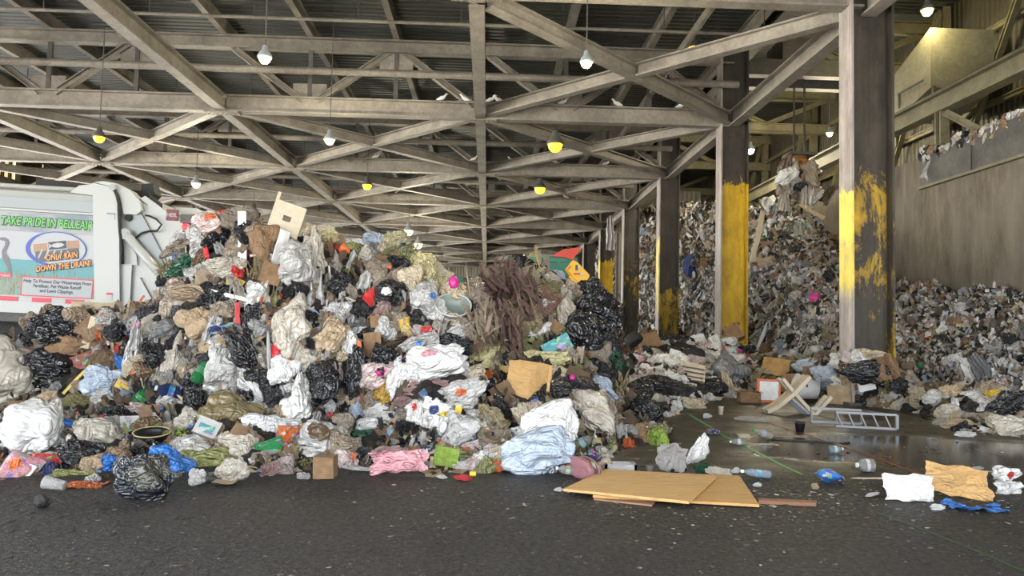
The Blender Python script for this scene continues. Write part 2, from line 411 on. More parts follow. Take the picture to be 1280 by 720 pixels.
for k in range(2, 9):
    column(GX[0]+.05, FY[k], 11.2, 0.5, .2, .3, .2, 'grey steel column of the left wall behind the white truck' if k == 3 else 'grey steel column along the window wall far behind the truck', None if k == 3 else 'columns along the far left wall')
# ------------- roof trusses: one per frame and bay
def truss(x0, x1, y, n, frame):
    t = empty('roof_truss', (x0, y, ZB + (.2 if k == 0 else 0))); t['kind'] = 'structure'
    L = x1-x0; H = ZT-ZB
    MB().beam((.12, 0, 0), (L-.12, 0, 0), .56, .34, .05, .04).build('bottom_chord', 'beam_steel', t)
    MB().beam((.0, 0, H), (L, 0, H), .42, .34, .05, .04).build('top_chord', 'beam_steel', t)
    if frame < 7:
        for i in range(1, 3): MB().bar((L*i/3, 0, .28), (L*i/3, 0, H-.2), .14, .12).build('post', 'dark_steel', t)
        zs = [(0, H), (L/3, 0), (2*L/3, H), (L, 0)] if True else []
        for (xa, za), (xb, zb) in zip(zs, zs[1:]):
            d = Vector((xb-xa, 0, zb-za)).normalized()
            a = Vector((xa, 0, za)) + d*.3; b = Vector((xb, 0, zb)) - d*.3
            MB().beam(a, b, .2, .26, .03, .03).build('web_diagonal', 'beam_steel', t)
        # gusset plates with bolts
        g = MB()
        g.box((L/3-.55, -.03, .28), (L/3+.55, .03, .75)); g.box((2*L/3-.55, -.03, H-.75), (2*L/3+.55, .03, H-.2))
        g.build('gusset_plate', 'beam_steel', t)
    # splice plate with rows of bolts under the bottom chord
    s = MB().box((-.55, -.19, -.32), (.55, .19, -.285))
    if frame < 4:
        for i in range(8):
            for sy in (-.12, .12): s.box((-.5+i*.14, sy-.025, -.345), (-.45+i*.14, sy+.025, -.32))
    s.build('splice_plate', 'beam_steel', t)
for k in range(9):
    for i in range(4): truss(GX[i], GX[i+1], FY[k], i, k)
# ------------- longitudinal girders, purlins, horizontal braces
for i, x in enumerate(GX):
    for k in range(-1, 8):
        y0 = FY[k] if k >= 0 else Y0-BY; y1 = FY[k+1]
        S(MB().beam((x, y0+.1, ZB-.02), (x, y1-.1, ZB-.02), .5, .34, .05, .04), 'girder', 'beam_steel')
for j in range(-9, 4):
    x = XC + BX/3*j
    S(MB().beam((x, YF, ZT+.42), (x, YB, ZT+.42), .42, .2, .03, .03), 'purlin', 'beam_steel')
for k in range(0, 8):
    y0 = FY[k]; y1 = FY[k+1]
    for i in range(4):
        if k == 0 and i < 3: continue
        a0 = Vector((GX[i], y0, ZB-.05)); a1 = Vector((GX[i+1], y1, ZB-.05)); b0 = Vector((GX[i+1], y0, ZB-.05)); b1 = Vector((GX[i], y1, ZB-.05))
        d = (a1-a0).normalized(); S(MB().beam(a0+d*.35, a1-d*.35, .36, .28, .04, .03), 'horizontal_brace', 'beam_steel')
        d = (b1-b0).normalized(); m = (b0+b1)/2
        S(MB().beam(b0+d*.35, m-d*.18, .36, .28, .04, .03), 'horizontal_brace', 'beam_steel')
        S(MB().beam(m+d*.18, b1-d*.35, .36, .28, .04, .03), 'horizontal_brace', 'beam_steel')
# sprinkler pipes and a big pipe across each bay
for k in range(-1, 5):
    y = (FY[k] if k >= 0 else Y0-BY) + 5.2
    S(MB().tube([(XL, y, 10.0), (GX[4], y, 10.0)], .05, 8), 'sprinkler_pipe', 'beam_steel')
    mb = MB()
    S(MB().tube([(XL, y+3.0, 9.55), (GX[4], y+3.0, 9.55)], .12, 10), 'water_pipe', 'beam_steel')
    for i in range(0, 12):
        x = GX[0]+1.5+i*2.9
        S(MB().bar((x, y, 10.0), (x, y, ZR), .025, .025), 'pipe_hanger', 'dark_steel')
S(MB().tube([(5.3, YF, 9.4), (5.3, 60, 9.4)], .1, 10, ), 'roof_drain_pipe', 'beam_steel')
# back wall framing
for i in range(4):
    x0, x1 = GX[i], GX[i+1]
    S(MB().beam((x1, YB-.2, 4.4 if x1 < -4 else 0), (x1, YB-.2, ZB), .4, .3), 'wall_post', 'pale_siding')
    S(MB().beam((x1, YB-.4, ZB-.4), ((x0+x1)/2, YB-.4, 5.4), .3, .3), 'wall_brace', 'pale_siding')
    S(MB().beam((x0, YB-.4, ZB-.4), ((x0+x1)/2, YB-.4, 5.4), .3, .3), 'wall_brace', 'pale_siding')
    S(MB().beam((x0, YB-.3, 4.6), (x1, YB-.3, 4.6), .3, .2), 'wall_rail', 'pale_siding')
    S(MB().beam(((x0+x1)/2, YB-.3, 4.4 if x0 < -8 else 0), ((x0+x1)/2, YB-.3, ZB), .3, .2), 'wall_post', 'pale_siding')
# ------------- pit side steel
for k in range(0, 8):
    y = FY[k] + 4.0
    S(MB().beam((GX[4]+.6, y, 11.9), (XW+3.2, y, 11.9), .5, .3), 'pit_beam', 'pit_steel')
    S(MB().beam((GX[4]+.6, y, 13.6), (XW+3.2, y, 13.6), .5, .3), 'pit_beam', 'pit_steel')
    for (xa, za, xb, zb) in ((GX[4]+.6, 12.1, 11, 13.4), (11, 13.4, 14, 12.1), (14, 12.1, 17, 13.4)):
        S(MB().beam((xa, y, za), (xb, y, zb), .22, .22), 'pit_brace', 'pit_steel')
S(MB().beam((14.0, 8, 8.75), (14.0, YB, 8.75), .62, .42, .06, .05), 'crane_runway', 'pit_steel')
S(MB().bar((14.0, 8, 9.12), (14.0, YB, 9.12), .12, .1), 'crane_rail', 'dark_steel')
S(MB().beam((8.75, 8, 11.2), (8.75, YB, 11.2), .5, .4, .06, .05), 'crane_runway', 'dark_steel')
for y in (13.5, 17.9, 22.4, 27.5, 33, 39, 46, 55):
    S(MB().beam((14.0, y, 7.45), (14.0, y, 8.45), .3, .3), 'runway_post', 'pit_steel')
    S(MB().beam((14.0, y+.15, 8.4), (14.9, y+1.3, 7.25), .22, .2), 'runway_strut', 'pit_steel')
    S(MB().beam((14.0, y-.15, 8.4), (14.9, y-1.3, 7.25), .22, .2), 'runway_strut', 'pit_steel')
    S(MB().beam((17.3, y, 7.2), (17.3, y, 14.1), .4, .3), 'wall_post', 'pit_steel')
    S(MB().beam((17.1, y, 13.9), (17.1, y+4, 7.6), .2, .2), 'wall_brace', 'pit_steel')
for z in (9.6, 10.8, 12.2): S(MB().beam((17.35, 8, z), (17.35, YB, z), .2, .14), 'wall_rail', 'pit_steel')
# boxed-in control room panel hung on the right wall
cr = empty('control_room', (14.75, 25.2, 9.3)); tag(cr, 'pale boxed control room hung high on the right wall above the crane rail', 'control room')
MB().add([(0,-1.0,.55),(0,1.4,.0),(0,1.4,1.7),(0,-1.0,2.6),(2.2,-1.0,.55),(2.2,1.4,0),(2.2,1.4,1.7),(2.2,-1.0,2.6)],
         [(0,1,2,3),(7,6,5,4),(0,4,5,1),(3,2,6,7),(1,5,6,2),(0,3,7,4)]).build('shell', 'pale_panel', cr)
MB().box((-.03, -.6, .9), (-.005, 1.0, .96)).box((-.03, .9, .4), (-.005, .96, .96)).build('seam_trim', 'dark_steel', cr)
MB().bar((.1, -1.0, -.9), (.1, -1.0, .6), .1, .1).build('support_post', 'pit_steel', cr)
MB().bar((.1, 1.3, -.9), (.1, 1.3, .2), .1, .1).build('support_post', 'pit_steel', cr)
# back-of-pit bracing seen between the columns
S(MB().box((GX[4]+.6, 50, 0), (XW, 50.3, 11)), 'wall_pit', 'wall_siding')
for x in (10.1, 12.3): S(MB().beam((x, 49.8, 6), (x, 49.8, 11), .3, .3), 'wall_post', 'pit_steel')
S(MB().beam((8.7, 49.8, 9.6), (14.3, 49.8, 9.6), .3, .3), 'wall_rail', 'pit_steel')
for (xa, za, xb, zb) in ((10.1, 9.6, 8.7, 8.0), (10.1, 9.6, 11.6, 8.0), (10.1, 9.6, 8.7, 11), (10.1, 9.6, 11.6, 11)):
    S(MB().beam((xa, 49.7, za), (xb, 49.7, zb), .22, .22), 'wall_brace', 'pit_steel')

# ------------- lamps
def lamp(px, py, D, kind, label, size=1.0, power=0, rod=True, col=(1, .9, .66)):
    p = P(px, py, D); l = empty('high_bay_lamp', p); tag(l, label, 'lamp')
    r = .28*size
    MB().lathe([(r*.95, -.02), (r, .0), (r*.8, r*.45), (r*.42, r*.95), (r*.36, r*1.5), (r*.2, r*1.6)], 20, caps=False).build('reflector', 'grey_paint' if kind != 'dim' else 'dark_steel', l, True)
    MB().lathe([(r*.05, -r*.95), (r*.4, -r*.88), (r*.68, -r*.6), (r*.82, -r*.2), (r*.86, -.02), (r*.5, r*.1)], 16).build('bulb', {'warm': 'lamp_glass', 'cool': 'lamp_cool', 'dim': 'lamp_dim'}[kind], l, True)
    if rod:
        top = (ZR if p.x < GX[4] else 13.3)
        MB().bar((0, 0, r*1.5), (0, 0, top-p.z), .02, .02).build('hanging_rod', 'dark_steel', l)
    if power:
        ld = bpy.data.lights.new('lamp_light', 'POINT'); ld.energy = power; ld.color = col; ld.shadow_soft_size = .2
        lo = bpy.data.objects.new('lamp_light', ld); COL.objects.link(lo); lo.parent = l; lo.location = (0, 0, -r*1.15)
PW = 450
lamp(331, 71, 14, 'warm', 'bright yellow hanging lamp left of the roof centre, nearest on that side', .5, PW)
lamp(733, 77, 14.6, 'warm', 'bright yellow hanging lamp right of the roof centre post', .5, PW)
lamp(412, 174, 22.5, 'warm', 'glowing lamp behind the crossing braces, left of centre, with a pale halo', .65, PW)
lamp(245, 229, 30, 'warm', 'small round glowing lamp above the tailgate of the truck', .7, 800)
lamp(124, 171, 23, 'dim', 'amber unlit-looking lamp below a dark bell above the truck body', .7)
lamp(459, 231, 31, 'dim', 'small amber lamp hanging left of the centre line, far back', .8)
lamp(317, 265, 40, 'dim', 'tiny amber lamp just above the crest of the tall heap', 1.0)
lamp(694, 180, 23.5, 'dim', 'flat amber lamp glowing right of the centre girder, upper of two', 1.0, rod=False)
lamp(675, 235, 32, 'dim', 'flat amber lamp glowing right of the centre girder, lower of two', 1.0, rod=False)
lamp(511, 288, 40, 'warm', 'far yellow lamp over the right shoulder of the tall heap', 1.0, 900)
lamp(523, 305, 49, 'warm', 'farthest yellow lamp touching the skyline of the tall heap', 1.1, 900)
lamp(1159, 12, 24, 'warm', 'yellow lamp high beside the control room, right of the nearest column', .8, 350, col=(1, .84, .4))
lamp(938, 187, 34, 'cool', 'white pit lamp just right of the second column', .8, 900, col=(1, .88, .62))
lamp(1037, 166, 30, 'cool', 'small white pit lamp above the crane grab', .55, 800, col=(1, .88, .62))
lamp(818, 185, 40, 'cool', 'white pit lamp between the third and fourth columns', .9, 1200, col=(1, .88, .62))
lamp(868, 60, 22, 'dim', 'faint amber lamp behind the diagonal beams of the column row', .9)

lamp(575, 376, 68, 'warm', 'hall lamp hung low before the far back wall', 1.0, 2500)
# ------------- white birds on the beams
def bird(px, k, flip, label, group):
    q = P(px, 200, FY[k]-.1); p = Vector((q.x, FY[k]-.1, ZB+.28)); o = empty('white_bird', p); tag(o, label, 'bird', group)
    s = .34; f = -1 if flip else 1
    pts = [(-.55*f, 0, .12), (-.3*f, 0, .2), (0, 0, .3), (.25*f, 0, .42), (.38*f, 0, .62), (.46*f, 0, .72), (.58*f, 0, .72)]
    MB().tube([Vector(q)*s for q in pts], [.03*s, .13*s, .22*s, .16*s, .09*s, .11*s, .05*s], 10).build('body', 'gull_white', o, True)
    MB().tube([Vector((.58*f, 0, .72))*s, Vector((.8*f, 0, .66))*s], [.035*s, .008*s], 6).build('beak', 'beak', o)
    for y in (-.07, .07): MB().bar(Vector((.02*f, y, -.02))*s, Vector((.02*f, y, .2))*s, .012, .012).build('leg', 'beak', o)
for i, (px, k, fl) in enumerate([(550, 1, 0), (580, 1, 1), (611, 1, 0), (622, 1, 1), (702, 1, 0), (771, 1, 1), (850, 1, 0), (592, 2, 0), (693, 2, 1), (758, 2, 0), (790, 2, 1), (640, 2, 1),
                  (470, 2, 0), (660, 3, 0), (708, 3, 1), (735, 3, 0), (560, 3, 1), (635, 4, 0), (690, 4, 1), (720, 4, 0)]):
    bird(px, k, fl, 'small white bird perched on the steel roof beams', 'white birds on the roof steel')
# ------------------------------------------------------------------ white refuse truck behind the heap
TD = 13.6; K = F/TD
tr = empty('refuse_truck', P(122, 396, TD)); tr.rotation_euler = (0, math.radians(1.7), math.radians(3.0))
tag(tr, 'white refuse truck with a beach banner on its side, parked behind the heap', 'truck')
def T(px, py): return ((px-122)/K, (396-py)/K)
def tp(mb, pts, y0, thick):
    m2 = MB().poly([T(*p) for p in pts], thick); return mb.add([(x, y+y0, z) for x, y, z in m2.v], m2.f)
WD = 2.45
# body: side wall with rounded shoulder
sec = [(0, 0), (0, 1.55), (.03, 1.85), (.16, 2.2), (.4, 2.33), (WD-.4, 2.33), (WD-.1, 2.1), (WD, 1.6), (WD, 0)]
body = MB(); n = len(sec); xs = (-6.2, -.02)
body.add([(xs[0], y, z) for y, z in sec] + [(xs[1], y, z) for y, z in sec],
         [tuple(range(n)), tuple(range(2*n-1, n-1, -1))] + [((i+1) % n, i, n+i, n+(i+1) % n) for i in range(n)])
bo = body.build('body', 'white_paint', tr)
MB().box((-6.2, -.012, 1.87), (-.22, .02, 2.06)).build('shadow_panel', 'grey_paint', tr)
MB().box((-6.2, -.05, 1.82), (-.2, .0, 1.85)).build('body_rail', 'white_paint', tr)
MB().tube([(-6, .12, 2.28), (-.55, .12, 2.28)], .045, 10).build('top_rail', 'white_paint', tr, True)
m = MB(); tp(m, [(78, 245), (88, 236), (108, 232), (108, 247)], -.03, .2); m.build('corner_gusset', 'white_paint', tr)
m = MB().box((-6.2, -.06, .0), (.02, .3, .22)); m.build('lower_rail', 'white_paint', tr)
st = MB().box((-6.2, -.072, .2), (.0, -.058, .29)).build('reflective_strip', 'white_ink', tr)
for i in range(10):
    x = -.38 - i*.565
    MB().box((x-.16, -.078, .205), (x+.17, -.07, .285)).build('red_dash', 'red_ink', st)
# banner
bn = MB().box((-6.0, -.02, .31), (-.03, .0, 1.81)).build('banner', 'sky_ink', tr)
MB().box((-6.0, -.026, .31), (-.03, -.02, .95)).build('water_print', 'teal_ink', bn)
def mkgrass():
    t = NT('grass_print'); g = t.n('ShaderNodeTexCoord'); mp = t.n('ShaderNodeMapping'); mp.inputs['Scale'].default_value = (14, 1, 3); t.l(g.outputs['Object'], mp.inputs[0])
    nz = t.noise(mp.outputs[0], 2.2, 6, .7, 1.0)
    M['grass_print'] = t.set(base=t.ramp(nz, [(.35, (.1, .13, .07)), (.5, (.25, .25, .17)), (.65, (.12, .34, .34))]), rough=.45)
    t = NT('cloud_print'); g = t.n('ShaderNodeTexCoord'); mp = t.n('ShaderNodeMapping'); mp.inputs['Scale'].default_value = (1, 1, 3); t.l(g.outputs['Object'], mp.inputs[0])
    nz = t.noise(mp.outputs[0], 1.6, 5, .6, .5)
    M['cloud_print'] = t.set(base=t.ramp(nz, [(.4, (.17, .22, .26)), (.58, (.32, .335, .335))]), rough=.45)
mkgrass()
# grass outline with blades rising over the water
gp = [(-6.0, .31)]; 
gp2 = []; x = -6.0
while x < -.05:
    gp2.append((x, .56 + .1*random.random())); gp2.append((x+.02, .6 + .22*random.random())); x += .045
MB().add([(x, -.03, z) for x, z in gp2] + [(x, -.03, .31) for x, z in gp2], [(i, i+len(gp2), i+1+len(gp2), i+1) for i in range(len(gp2)-1)]).build('grass_print', 'grass_print', bn)
MB().box((-6.0, -.026, 1.45), (-.03, -.02, 1.81)).build('cloud_print', 'cloud_print', bn)
s1 = 'TAKE PRIDE IN BELLEAIR'
xR, zT = T(108, 281)
text_obj('headline_outline', s1, .205, 'dark_green_ink', bn, (-.2, -.026, 1.56), .002, 'RIGHT', .022, .70, .12)
text_obj('headline', s1, .205, 'green_ink', bn, (-.205, -.034, 1.565), .002, 'RIGHT', .0, .70, .12)
# oval drain picture
ex, ez = T(68, 316); rx, rz = .52, .315
MB().add([(ex+rx*math.cos(a), -.032, ez+rz*math.sin(a)) for a in [2*PI*i/40 for i in range(40)]], [tuple(range(40))]).build('drain_oval', 'sky_ink', bn)
ring = MB(); N = 40
for i in range(N):
    a, b = 2*PI*i/N, 2*PI*(i+1)/N
    def wd(t): return .02 + .055*max(0, -math.cos(t-.35))
    q = []
    for t in (a, b): q += [(ex+rx*math.cos(t), -.038, ez+rz*math.sin(t)), (ex+(rx-wd(t))*math.cos(t), -.038, ez+(rz-wd(t)*.8)*math.sin(t))]
    ring.add(q, [(0, 1, 3, 2)])
ring.build('oval_ring', 'blue_ink', bn)
def rot_rect(cx, cz, w, h, a, y, mat, name):
    c, s = math.cos(a), math.sin(a); pts = [(-w/2, -h/2), (w/2, -h/2), (w/2, h/2), (-w/2, h/2)]
    MB().add([(cx+u*c-v*s, y, cz+u*s+v*c) for u, v in pts], [(0, 1, 2, 3)]).build(name, mat, bn)
A = math.radians(9)
rot_rect(ex, ez+.05, .78, .15, A, -.036, 'clay_ink', 'kerb_print'); rot_rect(ex+.03, ez-.11, .74, .2, A, -.037, 'grate_ink', 'grate_print')
for i in range(6): rot_rect(ex-.26+i*.11, ez-.1, .03, .17, A-.5, -.038, 'cool_grey_ink', 'grate_bar_print')
rot_rect(ex+.02, ez+.07, .34, .17, A, -.040, 'white_ink', 'plaque_border_print'); rot_rect(ex+.02, ez+.07, .31, .14, A, -.042, 'black_ink', 'plaque_print')
fish = [(-.12, 0), (-.08, .03), (0, .045), (.07, .03), (.1, .01), (.15, .05), (.14, 0), (.15, -.05), (.1, -.01), (.07, -.03), (0, -.045), (-.08, -.03)]
c, s = math.cos(A), math.sin(A)
MB().add([(ex+.02-u*c-v*s, -.044, ez+.07-u*s+v*c) for u, v in fish], [tuple(range(len(fish)))]).build('fish_print', 'white_ink', bn)
for (txt, dx, dz) in (('ONLY RAIN', .02, -.17), ('DOWN THE DRAIN!', .06, -.345)):
    a = math.radians(7)
    text_obj('slogan_outline', txt, .15, 'black_ink', bn, (ex+dx+.1, -.045, ez+dz), .001, 'CENTER', .016, .68, 0, a)
    text_obj('slogan', txt, .15, 'orange_ink', bn, (ex+dx+.1, -.05, ez+dz), .001, 'CENTER', .003, .68, 0, a)
# caption box
x0, z1 = T(31, 351); x1, z0 = T(115, 375)
MB().box((x0, -.034, z0), (x1, -.031, z1)).build('caption_border', 'red_ink', bn); MB().box((x0+.02, -.038, z0+.02), (x1-.02, -.034, z1-.02)).build('caption_box', 'cool_grey_ink', bn)
text_obj('caption', 'Help To Protect Our Waterways From\nFertilizer, Pet Waste Runoff\nand Lawn Clippings.', .082, 'black_ink', bn, ((x0+x1)/2, -.041, z1-.105), .001, 'CENTER', .002, .88, .1, 0, 1.0)
x0, z1 = T(-60, 349); x1, z0 = T(19, 354); MB().box((x0, -.034, z0), (x1, -.031, z1+.01)).build('red_label', 'red_ink', bn)
text_obj('red_label_text', 'Collection', .07, 'white_ink', bn, (x1-.02, -.037, z0+.02), .001, 'RIGHT', .002)
# heron standing in the shallows
hp = [(0, 306), (7, 305), (11, 308), (13, 312), (11, 318), (9, 324), (14, 330), (17, 338), (19, 346), (14, 346), (13, 340), (9, 336), (6, 330), (5, 322), (8, 315), (8, 310), (0, 308), (-8, 308)]
m = MB(); m.add([(T(*p)[0], -.03, T(*p)[1]) for p in hp], [tuple(range(len(hp)))]); m.build('heron_print', 'heron_ink', bn)
for q in (13, 16): x, z = T(q, 346); MB().box((x-.008, -.031, z-.18), (x+.008, -.03, z)).build('heron_leg_print', 'heron_ink', bn)
# rear post and tailgate
m = MB(); tp(m, [(106, 232), (136, 237), (138, 243), (150, 384), (122, 398)], -.1, .35); m.build('rear_post', 'white_paint', tr)
m = MB(); tp(m, [(107, 231), (118, 229), (135, 231), (150, 238), (162, 250), (166, 262), (160, 268), (145, 268), (138, 243), (136, 237)], -.08, .3); m.build('lift_arm', 'white_paint', tr)
m = MB(); tp(m, [(137, 243), (160, 250), (186, 262), (216, 282), (238, 300), (262, 345), (262, 420), (135, 420)], .06, WD-.12); m.build('tailgate', 'white_paint', tr)
m = MB(); tp(m, [(160, 247), (166, 243), (228, 284), (224, 292)], .02, WD); m.build('tailgate_edge', 'white_paint', tr)
m = MB(); tp(m, [(148, 270), (164, 266), (190, 310), (212, 350), (206, 354), (172, 312)], .0, .09); m.build('tailgate_rib', 'grey_paint', tr)
m = MB(); tp(m, [(146, 330), (158, 330), (160, 420), (146, 420)], -.02, .12); m.build('tailgate_rib', 'white_paint', tr)
m = MB(); tp(m, [(150, 300), (162, 318), (164, 330), (150, 330)], .0, .09); m.build('tailgate_rib', 'white_paint', tr)
m = MB(); tp(m, [(163, 345), (168, 345), (190, 380), (186, 384)], .0, .09); m.build('tailgate_rib', 'white_paint', tr)
c0 = T(150, 293); c1 = T(216, 362)
hc = MB().tube([(c0[0], -.08, c0[1]), (c1[0], -.08, c1[1])], .085, 14).build('hydraulic_cylinder', 'white_paint', tr, True)
a = T(212, 358); b = T(232, 380); MB().tube([(a[0], -.08, a[1]), (b[0], -.08, b[1])], .045, 12).build('piston_rod', 'chrome', hc, True)
MB().lathe([(.1, -.04), (.1, .1)], 14, (c0[0], -.1, c0[1]), 'y').build('cylinder_cap', 'grey_paint', hc)
hs = [(170, 268), (174, 268), (184, 272), (190, 278), (186, 286), (176, 287), (168, 290), (160, 297)]
MB().tube([(T(*p)[0], -.06+.02*(i % 2), T(*p)[1]) for i, p in enumerate(hs)], .018, 8).build('hydraulic_hose', 'rubber', tr, True)
hs = [(133, 238), (137, 246), (140, 256), (142, 275), (144, 290), (148, 310), (150, 330)]
MB().tube([(T(*p)[0], -.13, T(*p)[1]) for p in hs], .03, 8).build('hydraulic_hose', 'rubber', tr, True)
MB().lathe([(.06, -.02), (.06, .05)], 12, (T(132, 237)[0], -.16, T(132, 237)[1]), 'y').build('pivot_pin', 'grey_paint', tr)
MB().lathe([(.06, -.02), (.06, .05)], 12, (T(150, 272)[0], -.04, T(150, 272)[1]), 'y').build('pivot_pin', 'rubber', tr)
x, z = T(131, 272); MB().box((x-.07, -.108, z-.06), (x+.07, -.1, z+.06)).build('notice_sticker', 'white_ink', tr); MB().box((x-.07, -.112, z+.03), (x+.07, -.106, z+.06)).build('sticker_band', 'teal_ink', tr)
x, z = T(137, 370); MB().box((x-.05, -.108, z-.08), (x+.05, -.1, z+.06)).build('warning_sticker', 'white_ink', tr); MB().box((x-.05, -.112, z+.02), (x+.05, -.106, z+.06)).build('sticker_band', 'red_ink', tr)
# maker's plate, lamps and top gear
x, z = T(201, 265); pl = MB().box((x-.1, -.02, z-.1), (x+.1, .03, z+.1)).build('name_plate', 'maroon_ink', tr)
text_obj('plate_text', 'HEIL', .1, 'cool_grey_ink', pl, (x, -.025, z-.035), .001, 'CENTER', .002)
x, z = T(221, 280); ml = MB().lathe([(.02, -.06), (.06, -.045), (.07, 0), (.07, .03)], 14, (x, -.1, z), 'y').build('marker_lamp', 'red_lamp', tr, True)
x, z = T(212, 274); MB().box((x-.02, .02, z), (x+.25, .3, z+.16)).build('lamp_bracket', 'dark_steel', tr)
x, z = T(232, 276); MB().lathe([(.07, 0), (.08, .06), (.05, .1)], 12, (x, .1, z), 'z').build('beacon', 'orange_ink', tr)
m = MB(); tp(m, [(18, 224), (150, 232), (160, 236), (158, 240), (18, 234)], .5, .3); m.build('top_arm', 'rubber', tr)
m = MB(); tp(m, [(150, 224), (164, 222), (168, 236), (160, 246), (150, 240)], .4, .3); m.build('top_pivot', 'rubber', tr)
hs = [(165, 236), (172, 244), (184, 252), (186, 258), (178, 254)]
MB().tube([(T(*p)[0], .1, T(*p)[1]) for p in hs], .03, 8).build('hydraulic_hose', 'rubber', tr, True)
m = MB(); tp(m, [(186, 249), (216, 249), (222, 256), (200, 258)], .6, .5); m.build('rear_shelf', 'white_paint', tr)
# undercarriage
MB().box((-6.0, .5, -.5), (.6, WD-.5, -.02)).build('chassis', 'rubber', tr)
for x in (-1.2, -2.6):
    for y in (.05, WD-.5):
        w = MB().lathe([(.2, 0), (.45, 0), (.52, .05), (.52, .35), (.45, .4), (.2, .4)], 28, (x, y, -.97), 'y').build('wheel', 'rubber', tr, True)
        MB().lathe([(.04, -.01), (.12, .0), (.26, .06), (.3, .02)], 20, (x, y+.02, -.97), 'y').build('rim', 'grey_paint', w, True)
MB().box((-4.6, .05, -.85), (-3.6, .5, -.1)).build('side_tank', 'rubber', tr)
MB().box((-6.0, .02, -.16), (.3, .06, .0)).build('skirt', 'dark_steel', tr)
